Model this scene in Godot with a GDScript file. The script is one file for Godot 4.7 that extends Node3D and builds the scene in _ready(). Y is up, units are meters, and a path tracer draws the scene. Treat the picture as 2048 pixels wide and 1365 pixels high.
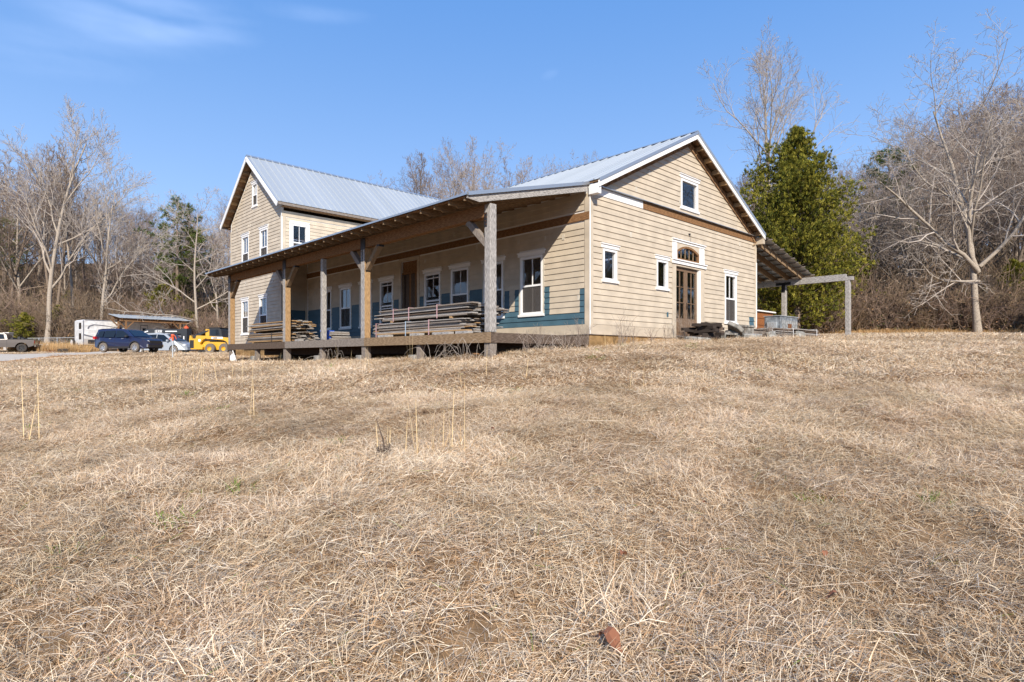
extends Node3D

# ---------------------------------------------------------------- setting-out
# The photograph's camera stands at x = z = 0, EYE above the grass, looking along -z with a level lens (shifted up a little).
# Heights written "h" are metres above the eye; house plans use gx (along the gable wall) and gz (out from it).
const EYE := 1.45
const FOCAL := 1203.0
const HORIZON := 717.0
const HOUSE_TURN := 44.056
const HOUSE_BASE := 0.4
var corner := Vector3(2.2805, 0.0, -17.7)
const TPS_X: PackedFloat64Array = [0,-0.03,0.03,-0.08,0.08,0,-0.12,0.12,0,-0.07,0.07,-0.00397526,-0.0262268,-0.0470877,-0.0679485,-0.0888094,-0.131922,0.0228055,0.0443653,0.0637225,0.103295,0.152394,0.130837,0.0677889,-0.00174723,-0.00860228,-0.050324,-0.154861,-0.0942411,-0.0107977,-0.291372,-0.425337,-0.397539,-0.240998,-0.31714,-0.239751,-0.592984,-0.426899,-0.281962,0.295245,0.340482,0.218554,0.4,0.55,-0.4,-0.6,0.3,-0.3,0,0.3,-0.4,0,-0.9,0.4,-0.4,0.4,1.1,1.1,-1.3,-1.3,1.2,-1.2,0,0.8,-0.8,1.6,-1.6,0]
const TPS_D: PackedFloat64Array = [0,0.03,0.03,0.04,0.04,-0.06,-0.04,-0.04,0.08,0.09,0.09,0.148305,0.171302,0.192861,0.214421,0.235981,0.280538,0.177,0.197861,0.213808,0.254881,0.273166,0.295444,0.331843,0.403709,0.20227,0.245389,0.339048,0.369873,0.283634,0.46,0.52,0.61,0.48,0.38,0.33,0.74,0.74,0.8,0.43,0.4,0.42,0.24,0.45,0.2,0.5,0.08,0.05,0.7,0.75,1,1.1,0.95,1.1,1.5,1.5,0.6,1.2,0.6,1.3,0,0,-0.8,-0.8,-0.8,1.6,1.7,1.9]
const TPS_W: PackedFloat64Array = [13.7748,-8.2517,-12.0934,-3.79656,-11.2245,1.50128,0.252903,2.83995,0.512994,-1.46407,3.74214,35.6771,-17.2077,11.0984,7.32795,-0.0240882,-2.79751,-10.155,22.4361,0.772398,-8.37444,9.73155,-8.86103,0.163265,6.24565,-23.513,-15.6442,1.21451,-2.61107,11.4703,11.5901,-6.04091,6.99775,-4.8617,-4.11297,1.14813,-16.1752,4.90529,-21.3954,1.25035,-5.46607,1.57665,3.11851,2.55561,-0.0738128,9.0206,-2.46443,0.57183,-0.431787,-2.04006,13.5767,4.1215,2.93971,-2.64664,0.725068,2.28571,-1.37058,0.522713,-2.87196,0.830337,-0.684642,0.284754,-0.0849206,0.911389,0.528911,0.293152,0.240531,-2.01741,-6.75883,0.276399,11.9969]

var rng := RandomNumberGenerator.new()
var bumps := FastNoiseLite.new()
var patches := FastNoiseLite.new()
var M := {}
var names := {}


func _ready() -> void:
	# camera
	var cam := Camera3D.new()
	cam.name = "camera"
	cam.near = 0.1
	cam.far = 900.0
	cam.projection = Camera3D.PROJECTION_FRUSTUM
	cam.size = 0.1 * 1365.0 / FOCAL
	cam.frustum_offset = Vector2(0.0, 0.1 * (HORIZON - 682.5) / FOCAL)
	cam.position = Vector3(0, EYE, 0)
	add_child(cam)
	cam.current = true
	# sky and exposure
	var sky_look := ProceduralSkyMaterial.new()
	sky_look.sky_top_color = Color(0.245, 0.45, 0.70)
	sky_look.sky_horizon_color = Color(0.68, 0.79, 0.92)
	sky_look.sky_curve = 0.2
	sky_look.ground_bottom_color = Color(0.35, 0.29, 0.22)
	sky_look.ground_horizon_color = Color(0.5, 0.46, 0.4)
	sky_look.sun_angle_max = 8.0
	sky_look.sky_cover = cirrus()
	sky_look.sky_cover_modulate = Color(1, 1, 1)
	var sky := Sky.new()
	sky.sky_material = sky_look
	var env := Environment.new()
	env.background_mode = Environment.BG_SKY
	env.sky = sky
	env.tonemap_mode = Environment.TONE_MAPPER_LINEAR
	env.tonemap_exposure = 1.72
	env.sdfgi_enabled = true
	env.ssao_enabled = true
	env.ssil_enabled = true
	var around := WorldEnvironment.new()
	around.name = "world_environment"
	around.environment = env
	add_child(around)
	# the winter sun, behind the camera and a little to its right, 31 degrees up
	var sun := DirectionalLight3D.new()
	sun.name = "sun"
	sun.light_energy = 1.25
	sun.light_color = Color(1.0, 0.96, 0.90)
	sun.light_angular_distance = 0.53
	sun.shadow_enabled = true
	add_child(sun)
	sun.look_at_from_position(Vector3(0, 40, 0), Vector3(0, 40, 0) + Vector3(-0.2096, -1.015, -1.6548), Vector3.UP)

	rng.seed = 7
	bumps.seed = 11
	bumps.frequency = 0.45
	bumps.fractal_octaves = 3
	patches.seed = 5
	patches.frequency = 0.16
	patches.fractal_octaves = 4
	make_materials()
	ground()
	driveway()
	farmhouse()
	woods()
	yard()
	porch_things()
	vehicles()
	grass()


# ---------------------------------------------------------------- terrain
func tps(x: float, d: float) -> float:
	var px := x / 100.0
	var pd := d / 100.0
	var n := TPS_X.size()
	var r := TPS_W[n] + TPS_W[n + 1] * px + TPS_W[n + 2] * pd
	for i in n:
		var dx := px - TPS_X[i]
		var dd := pd - TPS_D[i]
		var q := dx * dx + dd * dd
		if q > 1e-12:
			r += TPS_W[i] * q * log(q)
	return r


func gh(x: float, z: float) -> float:
	var d := -z
	var near := clampf((34.0 - absf(d)) / 20.0, 0.0, 1.0)
	return tps(x, d) + near * (0.11 * bumps.get_noise_2d(x * 0.9, z * 0.9) + 0.045 * bumps.get_noise_2d(x * 3.1 + 40.0, z * 3.1)) + 0.1 * (1.0 - near) * bumps.get_noise_2d(x * 0.3, z * 0.3)


func at(px: float, depth: float) -> Vector3:
	# a point on the ground: the photograph's column and a distance
	var x := (px - 1024.0) / FOCAL * depth
	return Vector3(x, gh(x, -depth), -depth)


func house_point(gx: float, h: float, gz: float) -> Vector3:
	return corner + Basis(Vector3.UP, deg_to_rad(HOUSE_TURN)) * Vector3(gx, 0, gz) + Vector3(0, EYE + h, 0)


func house_plan(p: Vector3) -> Vector2:
	var q := Basis(Vector3.UP, deg_to_rad(-HOUSE_TURN)) * (p - corner)
	return Vector2(q.x, q.z)


func indoors(p: Vector3, grow := 0.0) -> bool:
	var q := house_plan(p)
	if q.x > -0.3 - grow and q.x < 11.2 + grow and q.y < 0.02 + grow and q.y > -26.0:
		return true
	return (q.x > -3.75 - grow and q.x <= 0.0 and q.y < -0.1 + grow and q.y > -18.3) or (q.x > -1.3 and q.x <= 0.0 and q.y <= -18.0 and q.y > -25.6)


const DRIVE_NEAR: PackedVector2Array = [Vector2(-25, 12), Vector2(-26.5, 22), Vector2(-28.9, 34), Vector2(-32.2, 44), Vector2(-30, 49), Vector2(-24, 51), Vector2(-12, 53)]
const DRIVE_FAR: PackedVector2Array = [Vector2(-36, 12), Vector2(-38, 22), Vector2(-40.5, 36), Vector2(-42.5, 50), Vector2(-41, 60), Vector2(-25, 62), Vector2(-10, 60)]


func on_drive(x: float, d: float) -> bool:
	var ring := DRIVE_NEAR.duplicate()
	for i in range(DRIVE_FAR.size() - 1, -1, -1):
		ring.append(DRIVE_FAR[i])
	return Geometry2D.is_point_in_polygon(Vector2(x, d), ring)


func drive_distance(x: float, d: float) -> float:
	var best := 1e9
	for i in DRIVE_NEAR.size() - 1:
		best = minf(best, Vector2(x, d).distance_to(Geometry2D.get_closest_point_to_segment(Vector2(x, d), DRIVE_NEAR[i], DRIVE_NEAR[i + 1])))
	return best


func clay(x: float, z: float) -> float:
	# bare red clay: along the drive and where the house footing was dug
	var p := Vector3(x, 0, z)
	var n := patches.get_noise_2d(x * 2.0, z * 2.0)
	var c := clampf(1.25 - drive_distance(x, -z) / (2.2 + 2.5 * n), 0.0, 1.0) if x < -8.0 else 0.0
	var q := house_plan(p)
	if indoors(p, 0.0):
		c = 1.0
	elif q.y > -0.1 and q.y < 1.0 and q.x > -1.5 and q.x < 3.0:
		c = maxf(c, clampf(0.8 - q.y * 1.2 + n, 0.0, 1.0))
	return c


func ground() -> void:
	var v := PackedVector3Array()
	var c := PackedColorArray()
	var idx := PackedInt32Array()
	var cols := 201
	var rows := 164
	for j in rows:
		var s := -0.62 + j * 0.01
		var d := 8.0 + 25.0 * s + 225.0 * s * s * s
		for i in cols:
			var t := (i - 100) / 100.0
			var x := 20.0 * t + 230.0 * t * t * t
			v.append(Vector3(x, gh(x, -d), -d))
			var k := clay(x, -d)
			var wood := clampf((d - 62.0) / 8.0, 0.0, 1.0) if x < 14.0 else clampf((d - 41.0) / 4.0, 0.0, 1.0)
			var base := Color(0.38, 0.25, 0.14).lerp(Color(0.60, 0.30, 0.12), k)
			c.append(base.lerp(Color(0.34, 0.22, 0.13), wood))
	for j in rows - 1:
		for i in cols - 1:
			var a := j * cols + i
			idx.append_array([a, a + cols, a + 1, a + 1, a + cols, a + cols + 1])
	var st := SurfaceTool.new()
	var arrays := []
	arrays.resize(Mesh.ARRAY_MAX)
	arrays[Mesh.ARRAY_VERTEX] = v
	arrays[Mesh.ARRAY_COLOR] = c
	arrays[Mesh.ARRAY_INDEX] = idx
	var raw := ArrayMesh.new()
	raw.add_surface_from_arrays(Mesh.PRIMITIVE_TRIANGLES, arrays)
	st.create_from(raw, 0)
	st.generate_normals()
	var g := MeshInstance3D.new()
	g.name = "ground"
	g.mesh = st.commit()
	g.material_override = M.soil
	g.set_meta("kind", "structure")
	add_child(g)


func driveway() -> void:
	var v := PackedVector3Array()
	var idx := PackedInt32Array()
	var across := 14
	var rows := 0
	for k in DRIVE_NEAR.size() - 1:
		for s in 10:
			var t := s / 10.0
			var a := DRIVE_NEAR[k].lerp(DRIVE_NEAR[k + 1], t)
			var b := DRIVE_FAR[k].lerp(DRIVE_FAR[k + 1], t)
			for i in across + 1:
				var p := a.lerp(b, i / float(across))
				var edge := 0.5 * patches.get_noise_2d(p.x * 4.0, p.y * 4.0) if i == 0 or i == across else 0.0
				p += (b - a).normalized() * edge
				v.append(Vector3(p.x, gh(p.x, -p.y) + (0.05 if i > 0 and i < across else -0.03), -p.y))
			rows += 1
	for j in rows - 1:
		for i in across:
			var a := j * (across + 1) + i
			idx.append_array([a, a + 1, a + across + 1, a + 1, a + across + 2, a + across + 1])
	var arrays := []
	arrays.resize(Mesh.ARRAY_MAX)
	arrays[Mesh.ARRAY_VERTEX] = v
	arrays[Mesh.ARRAY_INDEX] = idx
	var raw := ArrayMesh.new()
	raw.add_surface_from_arrays(Mesh.PRIMITIVE_TRIANGLES, arrays)
	var st := SurfaceTool.new()
	st.create_from(raw, 0)
	st.generate_normals()
	var g := MeshInstance3D.new()
	g.name = "gravel_driveway"
	g.mesh = st.commit()
	g.material_override = M.gravel
	g.set_meta("kind", "structure")
	add_child(g)


func cirrus() -> Texture2D:
	# thin ice cloud: a few drawn-out wisps on an otherwise clear sky
	var w := 2048
	var im := Image.create(w, 1024, false, Image.FORMAT_RGBA8)
	im.fill(Color(1, 1, 1, 0))
	var n := FastNoiseLite.new()
	n.seed = 3
	n.frequency = 0.012
	n.fractal_octaves = 5
	var wisps := [[-31.4, 25.6, 6.5, 1.5, 0.13], [-36.5, 22.4, 5.5, 1.2, 0.06], [-18.6, 28.6, 4.5, 0.4, 0.06], [3.6, 25.3, 0.8, 0.3, 0.04], [-78.0, 30.0, 9.0, 2.0, 0.1], [52.0, 34.0, 8.0, 1.6, 0.1], [110.0, 28.0, 10.0, 2.0, 0.1], [-130.0, 24.0, 10.0, 1.8, 0.1], [170.0, 35.0, 9.0, 2.0, 0.1]]
	for s in wisps:
		# azimuth is measured from -z towards +x; Godot's panorama begins at -z
		var cx := int(s[0] / 360.0 * w)
		var cy := int((0.5 - s[1] / 180.0) * 1024)
		var rx := int(s[2] / 360.0 * w * 1.6)
		var ry := int(s[3] / 180.0 * 1024 * 2.2)
		for y in range(maxi(0, cy - ry), mini(1023, cy + ry)):
			for x in range(cx - rx, cx + rx):
				var u := (x - cx) / float(rx)
				var q := (y - cy + u * ry * 0.45) / float(ry)
				var f := clampf(1.0 - u * u - q * q, 0.0, 1.0)
				if f <= 0.0:
					continue
				var streak := 0.5 + 0.5 * n.get_noise_2d(x * 1.0 + y * 2.5, y * 7.0)
				var a: float = clampf(f * f * (streak * 1.7 - 0.35), 0.0, 1.0) * s[4]
				var xi := posmod(x, w)
				var old := im.get_pixel(xi, y).a
				im.set_pixel(xi, y, Color(1, 1, 1, maxf(a, old)))
	return ImageTexture.create_from_image(im)


# ---------------------------------------------------------------- grass
func blade(mb: MB, p: Vector3, yaw: float, pitch: float, length: float, width: float, droop: float, col: Color, segs := 3) -> void:
	var dir := Vector3(cos(yaw) * cos(pitch), sin(pitch), sin(yaw) * cos(pitch))
	var side := Vector3(-sin(yaw), 0, cos(yaw)).rotated(dir, mb.rnd.randf_range(-0.9, 0.9)) * width * 0.5
	var first := mb.v.size()
	var nrm := side.cross(dir).normalized()
	var turned := nrm.y < 0.0
	if turned:
		nrm = -nrm
	for k in segs:
		var w := 1.0 - 0.55 * k / float(segs)
		mb.v.append(p - side * w)
		mb.v.append(p + side * w)
		mb.n.append(nrm)
		mb.n.append(nrm)
		mb.c.append(col)
		mb.c.append(col)
		p += dir * (length / segs)
		dir = (dir + Vector3(0, -droop, 0)).normalized()
	mb.v.append(p)
	mb.n.append(nrm)
	mb.c.append(col)
	for k in segs - 1:
		var a := first + k * 2
		mb.i.append_array([a, a + 1, a + 2, a + 1, a + 3, a + 2] if turned else [a, a + 2, a + 1, a + 1, a + 2, a + 3])
	var e := first + (segs - 1) * 2
	mb.i.append_array([e, e + 1, e + 2] if turned else [e, e + 2, e + 1])


const STRAW: PackedColorArray = [Color(0.66, 0.53, 0.39), Color(0.60, 0.47, 0.33), Color(0.72, 0.60, 0.47), Color(0.52, 0.39, 0.27), Color(0.42, 0.29, 0.19), Color(0.62, 0.54, 0.45), Color(0.78, 0.68, 0.55), Color(0.55, 0.37, 0.23)]


func grass_clump(seed_: int, blades: int, radius: float, long: float, wide: float, upright: float, greens: float) -> ArrayMesh:
	var mb := MB.new()
	mb.rnd.seed = seed_
	var lean := mb.rnd.randf() * TAU
	for k in blades:
		var r := radius * sqrt(mb.rnd.randf())
		var a := mb.rnd.randf() * TAU
		var yaw := lean + mb.rnd.randfn(0.0, 1.1)
		var pitch := clampf(mb.rnd.randfn(upright, 0.33), -0.05, 1.35)
		var len_ := long * mb.rnd.randf_range(0.4, 1.25)
		var col := STRAW[mb.rnd.randi() % STRAW.size()] * mb.rnd.randf_range(0.8, 1.1)
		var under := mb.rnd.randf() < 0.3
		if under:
			# flat dead blades below; dark brown paints in the shade of the gaps
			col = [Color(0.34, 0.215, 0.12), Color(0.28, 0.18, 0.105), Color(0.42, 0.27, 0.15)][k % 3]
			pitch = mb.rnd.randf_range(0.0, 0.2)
		if mb.rnd.randf() < greens:
			col = Color(0.16, 0.24, 0.05)
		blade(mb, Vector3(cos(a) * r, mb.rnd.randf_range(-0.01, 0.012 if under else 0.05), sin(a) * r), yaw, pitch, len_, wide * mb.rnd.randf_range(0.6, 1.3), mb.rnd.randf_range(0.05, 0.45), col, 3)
	return mb.mesh()


func scatter(called: String, label: String, mesh: Mesh, where: Array, tints: PackedColorArray, mat: Material) -> void:
	var mm := MultiMesh.new()
	mm.transform_format = MultiMesh.TRANSFORM_3D
	mm.use_colors = true
	mm.mesh = mesh
	mm.instance_count = where.size()
	for k in where.size():
		mm.set_instance_transform(k, where[k])
		mm.set_instance_color(k, tints[k])
	var o := MultiMeshInstance3D.new()
	o.name = called
	o.multimesh = mm
	o.material_override = mat
	o.set_meta("kind", "stuff")
	o.set_meta("label", label)
	o.set_meta("category", "grass")
	add_child(o, true)


func grass() -> void:
	var kinds := 6
	var spots := []
	var tints := []
	var meshes := []
	# near mat, middle mat, far mat, then loose tussocks and green tufts
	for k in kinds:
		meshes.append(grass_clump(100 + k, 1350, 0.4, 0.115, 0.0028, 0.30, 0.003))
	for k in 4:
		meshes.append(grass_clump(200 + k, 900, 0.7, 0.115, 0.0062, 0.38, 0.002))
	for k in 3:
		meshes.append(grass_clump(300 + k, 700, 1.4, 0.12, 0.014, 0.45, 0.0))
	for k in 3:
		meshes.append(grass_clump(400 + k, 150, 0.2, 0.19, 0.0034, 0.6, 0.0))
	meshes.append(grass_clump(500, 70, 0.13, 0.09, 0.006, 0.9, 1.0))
	for k in meshes.size():
		spots.append([])
		tints.append(PackedColorArray())
	var d := 1.7
	while d < 66.0:
		var zone := 0 if d < 9.5 else (1 if d < 21.0 else 2)
		var step: float = [0.37, 0.62, 1.2][zone]
		var half := d * 0.9 + 1.4
		var x := -half
		while x < half:
			var px := x + rng.randf_range(-0.5, 0.5) * step
			var pd := d + rng.randf_range(-0.5, 0.5) * step
			x += step
			var p := Vector3(px, 0, -pd)
			if indoors(p, [0.1, 0.25, 0.5][zone]) or (px < -8.0 and on_drive(px, pd)) or (pd > 44.0 and px > 16.0):
				continue
			if clay(px, -pd) > rng.randf_range(0.35, 0.9):
				continue
			var k: int = [rng.randi() % kinds, kinds + rng.randi() % 4, kinds + 4 + rng.randi() % 3][zone]
			sow(spots[k], tints[k], p, step)
			if zone < 2:
				for more in [5, 3][zone]:
					var q := p + Vector3(rng.randf_range(-0.5, 0.5), 0, rng.randf_range(-0.5, 0.5)) * step
					if bumps.get_noise_2d(q.x * 2.0 + 90.0, q.z * 2.0) > 0.28 and rng.randf() < 0.16:
						k = kinds + 7 + rng.randi() % 3
						sow(spots[k], tints[k], q, step)
			if patches.get_noise_2d(px * 3.0 - 70.0, pd * 3.0) > 0.4 and rng.randf() < [0.35, 0.45, 0.3][zone]:
				sow(spots[kinds + 10], tints[kinds + 10], p, step)
		d += step
	for k in meshes.size():
		if spots[k].size():
			scatter("dry_grass" if k < kinds + 10 else "green_grass", "short dry tan grass covering the slope" if k < kinds + 10 else "small green tufts showing through the dry grass", meshes[k], spots[k], tints[k], M.straw)
	stalks()


func sow(spots: Array, tints: PackedColorArray, p: Vector3, reach: float) -> void:
	var e := maxf(0.2, reach * 0.5)
	p.y = gh(p.x, p.z)
	var up := Vector3(gh(p.x - e, p.z) - gh(p.x + e, p.z), 2.0 * e, gh(p.x, p.z - e) - gh(p.x, p.z + e)).normalized()
	var lean := Basis(Quaternion(Vector3.UP, up))
	var n := patches.get_noise_2d(p.x * 1.3, p.z * 1.3)
	var n2 := bumps.get_noise_2d(p.x * 2.0 + 90.0, p.z * 2.0)
	var s := rng.randf_range(0.9, 1.25)
	spots.append(Transform3D(lean * Basis(Vector3.UP, rng.randf() * TAU).scaled(Vector3(s, s * (1.0 + 0.5 * n) * rng.randf_range(0.75, 1.2), s)), p))
	var b := 1.06 + 0.34 * n + 0.2 * n2
	tints.append(Color(b, b * (0.975 + 0.05 * n), b * (0.90 + 0.10 * n + 0.06 * n2)))


func stalks() -> void:
	# long straws lying over the mat, and standing broom sedge
	var mb := MB.new()
	mb.rnd.seed = 21
	for k in 700:
		var d := 2.1 + 11.0 * pow(mb.rnd.randf(), 1.4)
		var x := mb.rnd.randf_range(-0.9, 0.9) * d
		if indoors(Vector3(x, 0, -d), 0.1):
			continue
		blade(mb, Vector3(x, gh(x, -d) + mb.rnd.randf_range(0.05, 0.09), -d), mb.rnd.randf() * TAU, mb.rnd.randf_range(-0.03, 0.22), mb.rnd.randf_range(0.2, 0.55), 0.003, mb.rnd.randf_range(0.0, 0.16), STRAW[[0, 2, 6, 5, 1][mb.rnd.randi() % 5]], 4)
	var o := mb.put("fallen_straw", M.straw, self)
	o.set_meta("kind", "stuff")
	o.set_meta("label", "long pale straws lying across the short grass")
	o.set_meta("category", "straw")
	# [column, depth, stems, spread, height]
	for s in [[880, 6.1, 12, 0.36, 0.9], [800, 6.3, 4, 0.25, 0.4], [60, 7.6, 3, 0.2, 0.95], [505, 8.2, 2, 0.06, 0.85], [400, 13.0, 16, 1.3, 0.7], [1000, 10.5, 4, 0.9, 0.6], [820, 14.3, 4, 0.2, 1.0], [715, 15.0, 3, 0.3, 0.6], [1270, 9.5, 2, 0.2, 0.5], [600, 18.0, 6, 1.6, 0.6], [1240, 16.2, 4, 0.6, 0.5]]:
		var root := at(s[0], s[1])
		var b := thing("broom_sedge", "thin upright golden grass stalks standing above the short dry grass", "grass stalks", root, 0.0, "upright golden stalks on the slope")
		var r := RandomNumberGenerator.new()
		r.seed = int(s[0])
		for k in s[2]:
			var t := MB.new()
			t.rnd.seed = int(s[0]) + k * 7
			var a := r.randf() * TAU
			var w: float = s[3] * sqrt(r.randf())
			var q := Vector3(cos(a) * w, 0, sin(a) * w * 0.5)
			q.y = gh(root.x + q.x, root.z + q.z) - root.y
			blade(t, q, r.randf() * TAU, r.randf_range(1.3, 1.56), s[4] * r.randf_range(0.55, 1.1), 0.009, r.randf_range(0.0, 0.06), Color(0.80, 0.61, 0.34), 6)
			for f in 3:
				blade(t, q, r.randf() * TAU, r.randf_range(0.7, 1.3), s[4] * r.randf_range(0.2, 0.4), 0.005, 0.2, Color(0.66, 0.44, 0.22), 3)
			t.put("stem", M.straw, b)


# ---------------------------------------------------------------- mesh building
class MB:
	var v := PackedVector3Array()
	var n := PackedVector3Array()
	var c := PackedColorArray()
	var i := PackedInt32Array()
	var rnd := RandomNumberGenerator.new()

	func quad(a: Vector3, b: Vector3, cc: Vector3, d: Vector3) -> void:
		# corners counter-clockwise seen from outside
		var f := v.size()
		var nn := (b - a).cross(cc - a)
		if nn.length_squared() < 1e-16:
			nn = (cc - a).cross(d - a)
		nn = nn.normalized()
		for p: Vector3 in [a, b, cc, d]:
			v.append(p)
			n.append(nn)
		i.append_array([f, f + 2, f + 1, f, f + 3, f + 2])

	func tri(a: Vector3, b: Vector3, cc: Vector3) -> void:
		var f := v.size()
		var nn := (b - a).cross(cc - a).normalized()
		for p: Vector3 in [a, b, cc]:
			v.append(p)
			n.append(nn)
		i.append_array([f, f + 2, f + 1])

	func hexa(p: Array) -> void:
		# p[0..3] the bottom ring counter-clockwise from above, p[4..7] the top ring
		quad(p[3], p[2], p[1], p[0])
		quad(p[4], p[5], p[6], p[7])
		for k in 4:
			var m := (k + 1) % 4
			quad(p[k], p[m], p[m + 4], p[k + 4])

	func box(lo: Vector3, hi: Vector3) -> void:
		hexa([Vector3(lo.x, lo.y, hi.z), Vector3(hi.x, lo.y, hi.z), Vector3(hi.x, lo.y, lo.z), Vector3(lo.x, lo.y, lo.z), Vector3(lo.x, hi.y, hi.z), Vector3(hi.x, hi.y, hi.z), Vector3(hi.x, hi.y, lo.z), Vector3(lo.x, hi.y, lo.z)])

	func bar(a: Vector3, b: Vector3, w: float, h: float, up := Vector3.UP) -> void:
		# a beam of w by h whose centre line runs from a to b
		var d := (b - a).normalized()
		var s := d.cross(up).normalized() * w * 0.5
		var u := s.cross(d).normalized() * h * 0.5
		hexa([a - s - u, a + s - u, b + s - u, b - s - u, a - s + u, a + s + u, b + s + u, b - s + u])

	func rounded(lo: Vector3, hi: Vector3, e: float) -> void:
		# a box with its twelve edges cut off by e
		var m := (lo + hi) * 0.5
		var s := (hi - lo) * 0.5
		for ax in 3:
			for sg in [-1.0, 1.0]:
				var a: int = (ax + 1) % 3
				var b: int = (ax + 2) % 3
				var r := []
				for q in [[-1, -1], [1, -1], [1, 1], [-1, 1]]:
					var p := Vector3.ZERO
					p[ax] = sg * s[ax]
					p[a] = q[0] * (s[a] - e)
					p[b] = q[1] * (s[b] - e)
					r.append(m + p)
				if sg < 0:
					r.reverse()
				quad(r[0], r[1], r[2], r[3])
		for ax in 3:
			var a: int = (ax + 1) % 3
			var b: int = (ax + 2) % 3
			for sa in [-1.0, 1.0]:
				for sb in [-1.0, 1.0]:
					var r := []
					for q in [[-1, 0], [1, 0], [1, 1], [-1, 1]]:
						var p := Vector3.ZERO
						p[ax] = q[0] * (s[ax] - e)
						p[a] = sa * (s[a] - (e if q[1] == 1 else 0.0))
						p[b] = sb * (s[b] - (0.0 if q[1] == 1 else e))
						r.append(m + p)
					if sa * sb < 0:
						r.reverse()
					quad(r[0], r[1], r[2], r[3])
		for sx in [-1.0, 1.0]:
			for sy in [-1.0, 1.0]:
				for sz in [-1.0, 1.0]:
					var r := [m + Vector3(sx * s.x, sy * (s.y - e), sz * (s.z - e)), m + Vector3(sx * (s.x - e), sy * s.y, sz * (s.z - e)), m + Vector3(sx * (s.x - e), sy * (s.y - e), sz * s.z)]
					if sx * sy * sz < 0:
						r.reverse()
					tri(r[0], r[1], r[2])

	func prism(ring: PackedVector2Array, z0: float, z1: float, inset := 0.0) -> void:
		# a polygon in x and y drawn out along z; inset rounds off both rims
		var area := 0.0
		for k in ring.size():
			var q := ring[(k + 1) % ring.size()]
			area += ring[k].x * q.y - q.x * ring[k].y
		var r := ring.duplicate()
		if area < 0:
			r.reverse()
		var small := r
		if inset > 0.0:
			small = PackedVector2Array()
			for k in r.size():
				var e0 := (r[k] - r[posmod(k - 1, r.size())]).normalized()
				var e1 := (r[(k + 1) % r.size()] - r[k]).normalized()
				var nn := Vector2(-(e0 + e1).y, (e0 + e1).x).normalized()
				small.append(r[k] + nn * inset)
		var t := Geometry2D.triangulate_polygon(small)
		for k in range(0, t.size(), 3):
			var a := small[t[k]]
			var b := small[t[k + 1]]
			var d := small[t[k + 2]]
			if (b - a).cross(d - a) < 0:
				var sw := b
				b = d
				d = sw
			tri(Vector3(a.x, a.y, z1), Vector3(b.x, b.y, z1), Vector3(d.x, d.y, z1))
			tri(Vector3(a.x, a.y, z0), Vector3(d.x, d.y, z0), Vector3(b.x, b.y, z0))
		for k in r.size():
			var a := r[k]
			var b := r[(k + 1) % r.size()]
			var sa := small[k]
			var sb := small[(k + 1) % r.size()]
			quad(Vector3(a.x, a.y, z0 + inset), Vector3(b.x, b.y, z0 + inset), Vector3(b.x, b.y, z1 - inset), Vector3(a.x, a.y, z1 - inset))
			if inset > 0.0:
				quad(Vector3(a.x, a.y, z1 - inset), Vector3(b.x, b.y, z1 - inset), Vector3(sb.x, sb.y, z1), Vector3(sa.x, sa.y, z1))
				quad(Vector3(sa.x, sa.y, z0), Vector3(sb.x, sb.y, z0), Vector3(b.x, b.y, z0 + inset), Vector3(a.x, a.y, z0 + inset))

	func tube(pts: PackedVector3Array, rad: PackedFloat32Array, sides: int, cap := true) -> void:
		var f := v.size()
		var m := pts.size()
		var s := Vector3.ZERO
		for k in m:
			var d := (pts[mini(k + 1, m - 1)] - pts[maxi(k - 1, 0)]).normalized()
			if k == 0:
				s = d.cross(Vector3(0.31, 0.17, 0.93)).normalized()
			else:
				s = (s - d * s.dot(d)).normalized()
			var u := d.cross(s)
			for q in sides:
				var a := TAU * q / sides
				var o := s * cos(a) + u * sin(a)
				v.append(pts[k] + o * rad[k])
				n.append(o)
		for k in m - 1:
			for q in sides:
				var a := f + k * sides + q
				var b := f + k * sides + (q + 1) % sides
				i.append_array([a, a + sides, b, b, a + sides, b + sides])
		if cap:
			for k in [0, m - 1]:
				var e := v.size()
				var dn := (pts[0] - pts[1]).normalized() if k == 0 else (pts[m - 1] - pts[m - 2]).normalized()
				for q in sides:
					v.append(v[f + k * sides + q])
					n.append(dn)
				for q in range(1, sides - 1):
					if k == 0:
						i.append_array([e, e + q, e + q + 1])
					else:
						i.append_array([e, e + q + 1, e + q])

	func rod(a: Vector3, b: Vector3, r: float, sides := 8) -> void:
		tube(PackedVector3Array([a, b]), PackedFloat32Array([r, r]), sides)

	func lathe(profile: PackedVector2Array, axis_from: Vector3, axis: Vector3, sides := 20) -> void:
		# profile points are (distance along the axis, radius)
		var d := axis.normalized()
		var s := d.cross(Vector3(0.2, 0.93, 0.31)).normalized()
		var u := d.cross(s)
		for k in profile.size() - 1:
			for q in sides:
				var a0 := TAU * q / sides
				var a1 := TAU * (q + 1) / sides
				var o0 := s * cos(a0) + u * sin(a0)
				var o1 := s * cos(a1) + u * sin(a1)
				var p := profile[k]
				var w := profile[k + 1]
				quad(axis_from + d * p.x + o0 * p.y, axis_from + d * p.x + o1 * p.y, axis_from + d * w.x + o1 * w.y, axis_from + d * w.x + o0 * w.y)

	func mesh() -> ArrayMesh:
		var arrays := []
		arrays.resize(Mesh.ARRAY_MAX)
		arrays[Mesh.ARRAY_VERTEX] = v
		arrays[Mesh.ARRAY_NORMAL] = n
		if c.size() == v.size():
			arrays[Mesh.ARRAY_COLOR] = c
		arrays[Mesh.ARRAY_INDEX] = i
		var m := ArrayMesh.new()
		m.add_surface_from_arrays(Mesh.PRIMITIVE_TRIANGLES, arrays)
		return m

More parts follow.
